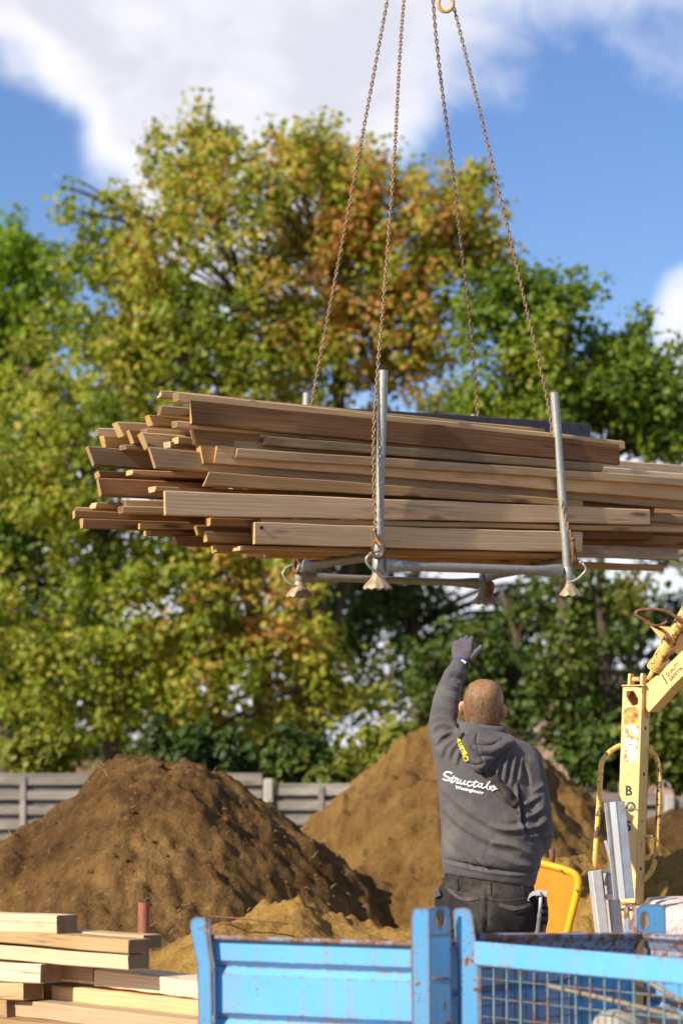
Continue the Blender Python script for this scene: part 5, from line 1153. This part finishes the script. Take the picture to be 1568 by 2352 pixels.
# --- right stillage: mesh sides, set corner-on
Lc, hgt = Vector((P(1078, 2161, 8.0).x, 8.0)), P(1078, 2161, 8.0).z
d1, d2 = Vector((.735, .678)).normalized(), Vector((.68, -.733)).normalized()
Fc, Nc = Lc+d1*.86, Lc+d2*1.22; Rc = Fc+d2*1.22
mx_ = thing('mesh_stillage', ((Lc.x+Rc.x)/2, (Lc.y+Rc.y)/2, 0), 'blue steel container with rusty wire mesh sides, standing corner-on at the right', 'steel container', 'blue steel containers')
def railbox(p, q, z0, z1, th, name, mat, parent, inset=0):
    x = (q-p).normalized(); c = (p+q)/2; return MB().box((c.x, c.y, (z0+z1)/2), ((q-p).length-inset, th, z1-z0), frame((x.x, x.y, 0)), .004).build(name, mat, parent)
RH = S(53, 8.0)
railbox(Lc+d2*.03, Nc-d2*.03, hgt-RH, hgt, .03, 'top_rail', M['blue'], mx_)
railbox(Lc+d2*.03, Nc-d2*.03, .16, .24, .03, 'bottom_rail', M['blue'], mx_)
railbox(Nc-d1*0, Rc, hgt-RH, hgt, .03, 'top_rail', M['blue'], mx_, .06); railbox(Nc, Rc, .16, .24, .03, 'bottom_rail', M['blue'], mx_, .06)
# the two far sides have a folded rim with a rusty rolled edge, sheet below it
def rimside(p, q, inn, nm, za=0, zb=0):
    x = (q-p).normalized(); pr = [(0, hgt-.085), (0, hgt-.05), (.018, hgt-.022), (.036, hgt-.006), (.036, hgt+.006), (.006, hgt+.010), (-.004, hgt-.006)]
    MB().loft([[Vector((r.x+inn.x*d, r.y+inn.y*d, z+z_)) for d, z in pr] for r, z_ in ((p+x*.03, za), (q-x*.03, zb))], closed=True).build(nm, M['blue_rim'], mx_)
rimside(Lc, Fc, d2, 'rolled_rim', .014, -.026); rimside(Fc, Rc, -d1, 'rolled_rim', -.026, -.02)
railbox(Lc+d1*.50-d2*.02, Fc-d1*.02-d2*.02, .16, hgt-.075, .006, 'back_sheet', M['blue_in'], mx_)
o = ribbed(MB(), Fc+d1*.012, Fc+d1*.012+d2*.30, .16, hgt-.02, (-d1.x, -d1.y)).build('back_sheet', M['blue_in'], mx_); solid(o, .004, 0)
MB().box(((Lc+Rc)/2).to_3d()+Vector((0, 0, .16)), (1.22, .86, .012), frame((d2.x, d2.y, 0))).build('floor', M['blue_rim'], mx_)
M['wire'] = painted('rusty_painted_wire', (.085, .19, .235), (.20, .09, .04), 1.02, .001, .2)
def mesh_side(p, q, z0, z1, name, nv, nh, r=.0025):
    mb = MB(); x = (q-p).normalized(); L = (q-p).length; nrm = Vector((x.y, -x.x))
    for i in range(nv+1):
        b = p+x*(L*i/nv)+nrm*.003; k = .0012*math.sin(i*2.3); mb.tube([(b.x, b.y, z0), (b.x+k, b.y, (z0+z1)/2), (b.x, b.y, z1)], r*(1.25 if i % 2 else .95), 6)
    for j in range(nh+1):
        z = z0+(z1-z0)*(j+.25)/nh
        if z < z1: a, b = p-nrm*.003, q-nrm*.003; mb.tube([(a.x, a.y, z), ((a.x+b.x)/2, (a.y+b.y)/2, z+.002*math.sin(j*3)), (b.x, b.y, z)], r, 6)
    return mb.build(name, M['wire'], mx_, True)
mesh_side(Lc+d2*.05, Nc-d2*.05, .24, hgt-RH+.004, 'wire_mesh', 19, 10)
mesh_side(Lc+d1*.05-d2*.004, Fc-d1*.04-d2*.004, .2, hgt-.05, 'wire_mesh', 14, 11, .0023)
mesh_side(Fc+d2*.30+d1*.004, Rc-d2*.04+d1*.004, .2, hgt-.03, 'wire_mesh', 20, 13)
mesh_side(Nc+d1*.04, Rc-d1*.04, .24, hgt-RH+.004, 'wire_mesh', 16, 12)
# its bent front left post
Y2 = 7.965
lug([(1047, 2086), (1041, 2092), (1041, 2100), (1050, 2165), (1054, 2200), (1056, 2300), (1057, 2900), (1100, 2900), (1100, 2300), (1099, 2215), (1095, 2180), (1089, 2140), (1085, 2104), (1080, 2090), (1070, 2085)], Y2, 'post', mx_, M['blue_lug'], .007)
e = MB(); e.loft([[P(x, y, Y2+.007), P(x, y, Y2)+Vector((-.006, .05, 0)), P(x, y, Y2)+Vector((-.001, .05, 0)), P(x, y, Y2+.007)+Vector((.006, 0, 0))] for x, y in [(1045, 2095), (1051, 2165), (1056, 2210), (1057, 2300), (1058, 2900)]]); e.build('post_flange', M['blue_lug'], mx_)
# far corner lug: two plates meeting at an edge, both holed
Yf = 8.60
def lugplate(poly, name, th_dir, hole):
    n = len(poly); c = Vector((sum(p.x for p in poly)/n, sum(p.y for p in poly)/n, sum(p.z for p in poly)/n)); 
    return None
def holed(pa, pb, za, zb, name, rx, rz, thick, mat, hz, hx=.5):
    """upright plate between plan points pa and pb with rounded top corners and an oval hole"""
    pa, pb = Vector(pa), Vector(pb); x = pb-pa; L = x.length; x.normalize(); r = min(.03, L*.4); out = []
    for a in range(0, 100, 18): out.append((r-r*math.cos(R(a*90/90 if a <= 90 else 90)), zb-r+r*math.sin(R(min(a, 90)))))
    for a in range(0, 100, 18): out.append((L-r+r*math.sin(R(min(a, 90))), zb-r+r*math.cos(R(min(a, 90)))))
    for t in (.75, .5, .25, 0): out.append((L, za+(zb-za-r)*t))
    for t in (.66, .33): out.append((L*t, za))
    for t in (0, .25, .5, .75): out.append((0, za+(zb-za-r)*t))
    cx, cz = L*hx, hz; pts, hl = [], []
    for a, z in out:
        t = math.atan2((z-cz)/((zb-za)*.5), (a-cx)/(L*.5)); pts.append(Vector((pa.x+x.x*a, pa.y+x.y*a, z))); hl.append(Vector((pa.x+x.x*(cx+rx*math.cos(t)), pa.y+x.y*(cx+rx*math.cos(t)), cz+rz*math.sin(t))))
    return MB().prism(pts, Vector((-x.y, x.x, 0))*thick, hl).build(name, mat, mx_)
e0, e1, e2 = P(1461, 2100, Yf-.02), P(1431, 2100, Yf+.05), P(1528, 2100, Yf+.02)
zb, za, hz = P(1470, 2077, Yf).z, P(1470, 2150, Yf).z, P(1485, 2112, Yf).z
holed(e0.xy, e2.xy, za, zb, 'corner_lug', .0155, .031, .007, M['blue_lug'], P(1485, 2114, Yf).z, .27)
holed(e1.xy, e0.xy, za-.02, zb, 'corner_lug', .013, .026, .006, M['blue_rim'], P(1446, 2098, Yf).z, .5)

# --- what lies in the mesh container
def rebar(a, b, r, label):
    a, b = Vector(a), Vector(b); n = int((b-a).length/.009); rs_ = [r*(1.16 if i % 2 else .92) for i in range(n+1)]; mb = MB(); mb.tube([a.lerp(b, i/n)+Vector((0, 0, .004*math.sin(i*.05))) for i in range(n+1)], rs_, 8)
    o = mb.build('reinforcing_bar', M['rebar'], None, True); pivot(o, a); return tag(o, label, 'steel bar', 'reinforcing bars in the mesh container')
rebar(P(1257, 2264, 7.75), P(1610, 2352, 7.42), .0085, 'long ribbed steel bar lying slantwise in the mesh container, leftmost end')
rebar(P(1452, 2266, 7.62), P(1640, 2352, 7.50), .0085, 'ribbed steel bar with a bright cut end in the mesh container')
rebar(P(1462, 2240, 7.85), P(1660, 2364, 7.62), .008, 'upper ribbed steel bar crossing behind the bright-ended one')
def roller(px, py, Y, r, L, label):
    c = P(px, py, Y); x = Vector((d2.x, d2.y, 0)); y = Vector((d1.x, d1.y, 0)); mb = MB(); mb.tube([c-y*L/2, c-y*(L/2-.012), c+y*(L/2-.012), c+y*L/2], [r*.9, r, r, r*.9], 26)
    o = mb.build('concrete_spacer', plain('grey_beige_concrete', (.36, .33, .28), .9, .2, 25), None, 40); pivot(o, c); tag(o, label, 'concrete block', 'round blocks in the mesh container'); MB().tube([c-y*(L/2+.002), c-y*(L/2-.01)], r*.3, 14).build('bore_shade', M['black_plastic_hole_shade'], o)  # black plug paints the shade inside the bore
roller(1425, 2368, 7.66, .068, .14, 'round grey block at the bottom of the mesh container, left one'); roller(1505, 2364, 7.86, .072, .14, 'round grey block at the bottom of the mesh container, right one behind the bars')

# ================================================================ yellow crane
YK = 11.0; ph = R(-31); cx_ = P(1450, 1578, YK)
kr = thing('site_crane', (P(1445, 2100, YK).x, YK, 0), 'faded yellow steel crane with a column, slanting boom and two grab handles', 'crane')
cA = Vector((math.cos(ph), math.sin(ph), 0)); cB = Vector((-math.sin(ph), math.cos(ph), 0)); CW = .0965
def colpt(py, a, b):
    """column point at reference height py: a across the front, b back along the side (0..1)"""
    f = (py-1578)/(2070-1578); q = P(1429-17*f, py, YK); return q+cA*(a*CW)+cB*(b*CW)
k = MB(); ring0 = lambda py: [colpt(py, a, b) for a, b in ((.04, 0), (.96, 0), (1, .04), (1, .96), (.96, 1), (.04, 1), (0, .96), (0, .04))]
# front wall has a triangular opening at the top, so the tube is made of four walls
wall_t = .07
def wallp(pts, d): return [colpt(py, a, b) for py, a, b in pts]
k.prism(wallp([(1578, 1, 0), (2072, 1, 0), (2072, 1, 1), (1578, 1, 1)], 0), cA*-.006)
k.prism(wallp([(1578, 0, 0), (2072, 0, 0), (2072, 0, 1), (1578, 0, 1)], 0), cA*.006)
k.prism(wallp([(1578, 0, 1), (2072, 0, 1), (2072, 1, 1), (1578, 1, 1)], 0), cB*-.006)
op = [(1588, .22, 0), (1587, .56, 0), (1604, .82, 0), (1618, .80, 0), (1621, .55, 0), (1612, .36, 0), (1598, .20, 0)]
ou = [(1578, .06, 0), (1578, .6, 0), (1580, .94, 0), (1640, .94, 0), (1640, .5, 0), (1640, .06, 0), (1600, .06, 0)]
k.prism(wallp(ou, 0), cB*.006, wallp(op, 0)); k.prism(wallp([(1640, .06, 0), (2072, .06, 0), (2072, .94, 0), (1640, .94, 0)], 0), cB*.006)
colo = k.build('column', M['yellow'], kr)
MB().prism([colpt(1577, a, b)+Vector((0, 0, .002)) for a, b in ((-.04, -.06), (1.1, -.06), (1.1, 1.05), (-.04, 1.05))], (0, 0, .006)).build('cap_plate', M['yellow'], kr)
MB().box((colpt(2082, .5, .5)), (.16, .16, .012), frame(cA), .003).build('flange', M['yellow'], kr)
MB().loft([[colpt(py, a, b) for a, b in ((-.1, -.1), (1.1, -.1), (1.1, 1.1), (-.1, 1.1))] for py in (2084, 2480)]).build('base_column', M['yellow'], kr)
for a0 in (.22, .85):                                               # two lugs with a pin on top
    lg = MB(); lg.prism([colpt(1576, a0, .05), colpt(1576, a0, .62), colpt(1560, a0, .62), colpt(1547, a0, .45), colpt(1547, a0, .10), colpt(1556, a0, .05)], cA*.011); lg.build('pin_lug', M['yellow'], kr)
MB().tube([colpt(1560, .24, .25), colpt(1560, .92, .25)], .010, 12).build('pin', M['yellow_worn'], kr, True)
MB().tube(spline([colpt(1590, .34, .10), colpt(1597, .26, .06), colpt(1606, .28, .10), colpt(1618, .46, .12)], 5), .006, 8).build('hose', M['rust'], kr, True)
# boom: box section rising to the right
b0, b1 = P(1488, 1612, YK+.02), P(1488+190, 1612-186, YK-.22); bxv = (b1-b0).normalized(); bs = bxv.cross(Vector((0, 0, 1))).normalized(); bu = bs.cross(bxv)
bm_ = MB(); bh, bw = S(44, YK), .050
bm_.loft([[b0+bxv*t+bs*sx*bw+bu*sz*bh/2*h_ for sx, sz in ((-1, -1), (1, -1), (1, 1), (-1, 1))] for t, h_ in ((-.01, 1.25), (.07, 1.15), (.16, 1.0), ((b1-b0).length+1.0, .95))]); boom = bm_.build('boom', M['yellow'], kr)
def onboom(t, h, e=.0): return b0+bxv*t+bu*h+bs*(bw+e if bs.y < 0 else -bw-e)
fside = bs if bs.y < 0 else -bs
def boomtext(txt, t0, h0, hh_, L):
    vs, fs = textmesh(txt, .02); w_ = max(v.x for v in vs); mb = MB(); mb.add([b0+bxv*(t0+v.x/w_*L)+bu*(h0+v.y*hh_/.72)+fside*(bw+.0012) for v in vs], fs); mb.build('lettering', M['ink'], boom, recalc=False)
boomtext('QUALITY', .165, .004, .017, .085); boomtext('SAFETY', .165, -.023, .017, .078)
mb = MB(); mb.prism([onboom(.150, .03, .0012), onboom(.156, .03, .0012), onboom(.147, -.022, .0012), onboom(.141, -.022, .0012)], fside*.0004); mb.build('lettering', M['ink'], boom)
wp = MB(); wp.prism([colpt(1640, 1.01, .85), colpt(1606, 1.01, .5), colpt(1560+48, 1.01, .3), colpt(1650, 1.01, .62)], cA*.008); wp.build('gusset', M['yellow_worn'], kr)
# hydraulic cylinder over the boom, with a rubber-edged gland and a rod
r0, r1 = P(1490, 1556, YK-.03), P(1566, 1420, YK-.17); cv = (r1-r0).normalized(); LL = (r1-r0).length
cy = MB(); cy.tube([r0+cv*.062, r0+cv*(LL*.62)], S(16.5, YK), 22); cy.tube([r0+cv*(LL*.62), r0+cv*(LL*1.5)], S(14, YK), 22); co_ = cy.build('cylinder', M['yellow_rusty'], kr, 40)
for t in (.052, .064, .076): MB().tube([r0+cv*(t-.006), r0+cv*(t+.004)], S(18.2, YK), 22).build('gland_ring', M['yellow_worn'], co_, 40)
MB().tube([r0-cv*.01, r0+cv*.055], .011, 14).build('rod', M['yellow'], kr, True)
# rusty ring handle and the link plate behind it
rp = [P(1478+38+38*math.cos(a)+8*math.sin(a), 1420+20*math.sin(a)+9*math.cos(a)*1.0, YK-.25+.0*math.sin(a)) for a in [R(d_) for d_ in range(150, 440, 14)]]
ring_ = [(1540, 1470), (1526, 1452), (1500, 1437), (1478, 1424), (1461, 1413), (1462, 1404), (1480, 1400), (1508, 1400), (1530, 1405), (1550, 1416), (1572, 1430), (1600, 1452)]
MB().tube(spline([P(x, y, YK-.22) for x, y in ring_], 5), .0075, 10).build('ring_handle', M['rust'], kr, True)
MB().tube(spline([P(x, y, YK-.24) for x, y in [(1480, 1427), (1484, 1432), (1504, 1437), (1524, 1432), (1530, 1426)]], 5), .0055, 8).build('ring_handle', M['rust'], kr, True)
MB().prism([P(1490, 1436, YK-.10), P(1545, 1440, YK-.10), P(1600, 1490, YK-.10), P(1600, 1540, YK-.10), P(1520, 1474, YK-.10)], (0, .012, 0)).build('link_plate', M['yellow'], kr)
# handles of bent tube
def handle(pts, r=.0122):
    MB().tube(spline([P(x, y, YK+d) for x, y, d in pts], 7), r, 12).build('grab_handle', M['yellow_worn'], kr, True)
handle([(1426, 1712, .03), (1412, 1718, .02), (1394, 1732, 0), (1381, 1752, 0), (1378, 1780, 0), (1374, 1850, 0), (1369, 1920, 0), (1366, 1965, 0), (1367, 1985, .01), (1376, 1998, .04), (1412, 2010, .06)])
handle([(1470, 1712, 0), (1484, 1718, .02), (1503, 1736, .03), (1511, 1760, .04), (1513, 1790, .04), (1510, 1880, .04), (1506, 1950, .04), (1501, 1985, .03), (1488, 2010, .02), (1470, 2026, .01), (1456, 2038, 0)])
MB().tube([P(1474, 1920, YK+.03), P(1497, 1921, YK+.01)], .0075, 10).build('peg', M['yellow'], kr, True)
for i, py in enumerate((1673, 1778, 1886, 1995)):                   # bolt holes down the side: black discs with the inner shade as colour
    q = colpt(py, 1, .5)+cA*.0015; h_ = MB().tube([q-cA*.003, q], .0085 if i != 2 else .0065, 14); h_.build('bolt_hole_shade' if i != 2 else 'bolt', M['black_plastic_hole_shade'] if i != 2 else M['galv_rusty'], kr)
# stickers and lettering on the front wall
def front(py, a, e=.0015): return colpt(py, a, 0)-cB*e
def patch(y0, y1, a0, a1, mat, name, e=.0015, jag=0):
    n = 10; rg = random.Random(int(y0)); up = [front(y0+rg.uniform(-jag, jag), a0+(a1-a0)*i/n, e) for i in range(n+1)]; lo = [front(y1+rg.uniform(-jag, jag), a0+(a1-a0)*i/n, e) for i in range(n, -1, -1)]
    return MB().prism(up+lo, cB*-.0004).build(name, mat, colo)
stk = NT('torn_white_sticker'); sv_ = stk.vec(jitter=False)
tn = stk.math('ADD', stk.math('MULTIPLY', stk.noise(sv_, 22, 4, .6), .7), stk.math('MULTIPLY', stk.noise(sv_, 70, 3), .3))
M['torn'] = stk.bsdf(stk.ramp(tn, [(.36, (.30, .13, .04)), (.42, (.66, .36, .08)), (.47, (.80, .74, .62)), (.7, (.84, .80, .71))]), .5)
rst = NT('rust_stained_sticker'); sv_ = rst.vec(jitter=False)
M['stained'] = rst.bsdf(rst.ramp(rst.noise(sv_, 26, 5, .65), [(.35, (.26, .09, .03)), (.5, (.66, .33, .07)), (.62, (.80, .58, .22))]), .6)
patch(1628, 1663, .12, .84, M['stained'], 'sticker', .0015, 1.5); stw = patch(1667, 1752, .16, .88, M['torn'], 'sticker', .0015, 2)
hz_ = MB()
for y0, a0, n_ in ((1624, .26, 5), (1672, .2, 3), (1745, .17, 7), (1722, .2, 2)):
    for i in range(n_):
        a = a0+i*.095; hz_.prism([front(y0+6, a, .0021), front(y0+6, a+.035, .0021), front(y0, a+.085, .0021), front(y0, a+.05, .0021)], cB*-.0003)
hz_.prism([front(1709, .35, .0021), front(1709, .62, .0021), front(1710.6, .62, .0021), front(1710.6, .35, .0021)], cB*-.0003)
hz_.build('hazard_stripes', M['ink'], colo, recalc=False)
def letter(ch, py, a, h, mat=None, e=.0016, w=None):
    vs, fs = textmesh(ch, .03); x0, x1 = min(v.x for v in vs), max(v.x for v in vs); hh_ = S(h, YK); y1 = max(v.y for v in vs)
    o = front(py, a, e); mb = MB(); mb.add([o+cA*((v.x-x0)/y1*hh_)+Vector((0, 0, v.y/y1*hh_)) for v in vs], fs); mb.build('lettering', mat or M['ink'], colo, recalc=False)
letter('B', 1826, .34, 22); letter('O', 1863, .38, 22); letter('S', 1907, .40, 22); letter('S', 1950, .30, 22); letter('CC', 1782, .30, 7, plain('faint_lettering', (.55, .40, .18), .5))

# --- silver profile and ladder-like aluminium bracket leaning by the arm
sp0 = thing('aluminium_profile', tuple(P(1430, 2064, 9.75)), 'silver hat-shaped aluminium profile tied upright beside the yellow column', 'metal profile')
pa, pb = P(1410, 1842, 9.75), P(1432, 2065, 9.72); ax_ = (pb-pa).normalized(); pxv = (cA*.97+Vector((0, 0, .0))).normalized(); pxv = (pxv-ax_*pxv.dot(ax_)).normalized(); pn = pxv.cross(ax_); pn = pn if pn.y < 0 else -pn
s_ = S(1, 9.75)
prof = [(-26, 0), (-24, 0), (-24, -2), (-22, -3), (-9, 6), (-7, 12), (8, 12), (10, 8), (25, 0), (25, -2), (9, 5), (7, 9), (-6, 9), (-8, 4), (-22, -6), (-26, -4)]
MB().loft([[c+pxv*(x*s_)+pn*(d*s_) for x, d in prof] for c in (pa, pb)]).build('profile', M['alu'], sp0)
tw = MB(); tw.tube(spline([P(x, y, 9.68) for x, y in [(1426, 1846), (1438, 1862), (1452, 1850), (1444, 1858), (1456, 1857), (1466, 1863)]], 5), .0035, 7); tw.tube(spline([P(x, y, 9.68) for x, y in [(1428, 1858), (1440, 1848), (1450, 1846)]], 5), .003, 7); tw.build('tie_wire', M['galv_rusty'], sp0, True)
la = thing('aluminium_bracket', tuple(P(1385, 2140, 9.8)), 'dull aluminium ladder-like bracket standing below the silver profile', 'bracket')
def slab(p, q, wdt, dep, name, mat):
    x = (q-p).normalized(); return MB().box((p+q)/2, ((q-p).length, dep, wdt), frame(x, (1, .25, 0)), .003).build(name, mat, la)
slab(P(1364, 2000, 9.85), P(1388, 2200, 9.82), S(24, 9.8), .05, 'stile', M['alu_dull']); slab(P(1400, 2000, 9.95), P(1420, 2200, 9.92), S(26, 9.8), .05, 'stile', M['alu_dull'])
MB().box(P(1382, 2001, 9.88), (S(56, 9.85), .07, .010), frame((.98, .2, .05)), .002).build('top_plate', M['alu'], la)
MB().box(P(1393, 2060, 9.86), (S(38, 9.85), .045, .020), frame((.98, .2, .05)), .004).build('rung', M['alu'], la)
MB().box(P(1399, 1965, 9.95), (.012, .03, S(70, 9.9)), frame((1, 0, .28)), .002).build('strut', M['alu_dull'], la)

# --- orange-yellow wheelbarrow tray standing on end behind the man
YT = 11.2; ty = thing('wheelbarrow', (P(1260, 2100, YT).x, YT+.1, 0), 'orange yellow plastic wheelbarrow tray stood on end behind the man\'s hip', 'wheelbarrow')
rimp = [(1128, 2010), (1140, 1985), (1165, 1978), (1200, 1978), (1240, 1983), (1280, 1993), (1308, 2002), (1323, 2013), (1327, 2030), (1322, 2060), (1312, 2100), (1300, 2150), (1290, 2200), (1280, 2250), (1262, 2272), (1220, 2276), (1180, 2274), (1150, 2266), (1138, 2240), (1130, 2180), (1126, 2100), (1126, 2050)]
tp = [P(x, y, YT+(1230-x)*.0007) for x, y in rimp]; tpc = spline(tp+[tp[0]], 4)[:-1]; ce = sum(tpc, Vector())/len(tpc)
MB().tube(tpc, S(8.5, YT), 10, closed=True).build('rim', M['yellow_plastic'], ty, True)
bo = MB(); bo.loft([[ce+(p-ce)*s_2+Vector((.03, 1, -.05))*dd for p in tpc] for s_2, dd in ((1.0, 0), (.97, .012), (.90, .10), (.80, .19), (.70, .235), (.4, .245))], cap=True)
tb_ = bo.build('tray', M['orange_shade_plastic'], ty, 50); solid(tb_, .004, 0)
for x, y in ((1285, 1998), (1322, 2044)): q = P(x, y, YT-.025+(1230-x)*.0007); MB().tube([q, q+Vector((0, -.004, 0))], .006, 10).build('bolt', M['galv'], ty)
for sx in (-1, 1): MB().tube(spline([ce+Vector((sx*.11, .27, .30)), ce+Vector((sx*.11, .30, 0)), ce+Vector((sx*.10, .28, -.35)), ce+Vector((sx*.10, .20, -.78))], 6), .014, 8).build('frame_tube', M['rust'], ty, True)

# --- wrapped bricks behind the mesh container
bkk = thing('brick_pallet', (P(1600, 2100, 9.9).x, 10.2, 0), 'pallet of pale pink bricks wrapped in white film at the right edge', 'brick stack')
bp = P(1531, 2096, 9.75); bw_, bd2, bhz = .9, .7, bp.z
bmt = NT('pale_pink_brick'); bvv = bmt.vec(jitter=False, rot=(R(90), 0, 0)); btx = bmt.node('ShaderNodeTexBrick', {'Vector': bvv, 'Color1': (.60, .36, .29, 1), 'Color2': (.68, .44, .36, 1), 'Mortar': (.30, .22, .19, 1), 'Scale': 1, 'Brick Width': .21, 'Row Height': .055, 'Mortar Size': .004})
MB().box((bp.x+bw_/2, bp.y+bd2/2, bhz/2+.05), (bw_, bd2, bhz-.12), None, .004).build('bricks', bmt.bsdf(btx.outputs['Color'], .85), bkk)
for z in (.035,): MB().box((bp.x+bw_/2, bp.y+bd2/2, z), (bw_, bd2, .07), None, .004).build('pallet', WOOD['grey'], bkk)
fm = NT('wrinkled_white_film'); fv = fm.vec(jitter=False); M['film'] = fm.bsdf(fm.mix(fm.rng(fm.noise(fv, 14, 4, .6, 1.0), .35, .65), (.66, .49, .44), (.80, .69, .65)), .28, 0, fm.bump(fm.noise(fv, 22, 4, .6, 1.5), .8, .02), .5)
fl2 = MB(); nn = 40; rg = random.Random(4)
for (z0, z1) in ((bhz*.62, bhz+.004),):
    rings = []
    for zf in (0, .25, .5, .75, .95, 1.0):
        ring = []
        for j in range(nn):
            t = j/nn*4; s2 = int(t); f = t-s2; cs = [(-1, -1), (1, -1), (1, 1), (-1, 1)]; a, b = cs[s2], cs[(s2+1) % 4]; k2 = 1.012+.010*math.sin(j*1.9+zf*5)-(.03 if zf == 1.0 else 0)
            ring.append((bp.x+bw_/2+(a[0]+(b[0]-a[0])*f)*bw_/2*k2, bp.y+bd2/2+(a[1]+(b[1]-a[1])*f)*bd2/2*k2, z0+(z1-z0)*zf+.008*math.sin(j*1.3+zf*7)*(zf < .9)+(.018*math.sin(j*.7)**2 if zf > .9 else 0)))
        rings.append(ring)
    cen = [(bp.x+bw_/2+(p[0]-bp.x-bw_/2)*.5, bp.y+bd2/2+(p[1]-bp.y-bd2/2)*.5, z1+.02+.02*rg.random()) for p in rings[-1]]
    fl2.loft(rings+[cen], cap=False); fl2.f.append(tuple(len(fl2.v)-nn+j for j in range(nn)))
fl2.build('film', M['film'], bkk, 60)

# ================================================================ new timber stacked at the lower left, and the red tube
YW = 8.35; a45 = R(-46); V45 = Vector((math.cos(a45), math.sin(a45), 0)); W45 = Vector((-math.sin(a45), math.cos(a45), 0)); OW = P(295, 2190, 8.75); OW.z = 0
def onw(px, py, w):
    d = raydir(px, py); o = Vector((0, 0, CAM_Z)); q = OW+W45*w; return o+d*((q-o).dot(W45)/d.dot(W45))
def tm(xr, yt, yb, xl, ytl, w, t, mat, label, k):
    """timber whose right end is in view: near face edge at xr, running up-left to xl"""
    a, b, c = onw(xr, yt, w), onw(xr, yb, w), onw(xl, ytl, w); b.xy = a.xy
    return timber('timber', a, b, c, t, mat, label, 'timber', 'new timber at the lower left', 0, 0, 200+k, 0, W45)
tm(129.5, 2103, 2146, -420, 2083, .0, .098, 'pale', 'pale squared timber lying topmost on the pile at the lower left', 1)
tm(295.5, 2160, 2192, -420, 2099, .0, .098, 'honey', 'honey coloured timber second from the top at the lower left, with a dark cut end', 2)
tm(294, 2195, 2229, -420, 2133, .0, .098, 'pale', 'pale timber third from the top at the lower left, directly under the honey coloured one', 3)
tm(329, 2149, 2180, -380, 2098, .115, .09, 'honey', 'honey timber with a chamfered end, behind the second one from the top', 4)
tm(94, 2216, 2260, -420, 2190, -.02, .098, 'pale', 'pale timber with a short dark end, fourth from the top at the left edge', 5)
tm(53, 2260, 2299, -420, 2232, -.02, .095, 'honey', 'honey coloured timber fifth from the top, end just inside the left edge', 6)
tm(15, 2298, 2339, -420, 2268, -.02, .095, 'honey', 'sixth timber down at the lower left corner, brown cut end', 7)
tm(36, 2342, 2384, -420, 2300, -.02, .095, 'honey', 'lowest visible timber in the lower left corner', 8)
tm(455, 2256, 2296, 217, 2226, .14, .16, 'pale', 'wide pale timber running behind the blue post, upper one of the rear pile', 9)
tm(214, 2224, 2257, -300, 2172, .14, .14, 'honey', 'short pale yellow timber butting against the wide pale timber', 10)
tm(455, 2298, 2338, 119, 2264, .125, .16, 'honey', 'honey brown timber with a knot, under the wide pale one by the blue post', 11)
tm(117, 2262, 2294, -300, 2226, .14, .14, 'honey', 'small timber piece left of the knotty honey brown one', 12)
tm(455, 2344, 2386, -100, 2282, .02, .26, 'pale', 'broad pale board in the sun at the bottom, its top face showing', 13)
tm(455, 2390, 2436, -100, 2330, -.06, .4, 'honey', 'timber under the broad pale board at the bottom edge', 14)
# bearers carrying the piles down to the ground
for i, (px, w) in enumerate(((-60, .08), (420, .3))):
    q = onw(px, 2400, w); bb = MB().box((q.x, q.y, .28), (.12, .5, .56), frame(V45), .004); tag(bb.build('support_block', WOOD['grey']), ['grey block carrying the timber pile at the far left', 'grey block carrying the timber pile beside the blue post'][i], 'block')
q = P(331, 2072, 9.6); rt = MB(); rt.tube([(q.x-.006, q.y, 0), (q.x, q.y, q.z)], .0225, 20); ro = rt.build('scaffold_tube', M['tube_red'], None, 40); pivot(ro, (q.x, q.y, 0)); tag(ro, 'red-brown steel tube standing upright behind the timber pile', 'tube')
MB().tube([(q.x, q.y, q.z+.0008), (q.x, q.y, q.z+.0014)], .0165, 18).build('tube_mouth_shade', M['black_plastic_hole_shade'], ro)  # black disc over the tube's end, its inner shade painted
# a rusty rod lying on the sand and a dry twig
q0, q1 = P(478, 2104, 12.0), P(660, 2122, 11.7); o = MB().tube([q0, q0.lerp(q1, .5)+Vector((0, 0, .004)), q1], .0042, 8).build('rusty_rod', M['rust'], None, True); pivot(o, q0); tag(o, 'thin rusty rod lying across the dark soil behind the blue container', 'rod')
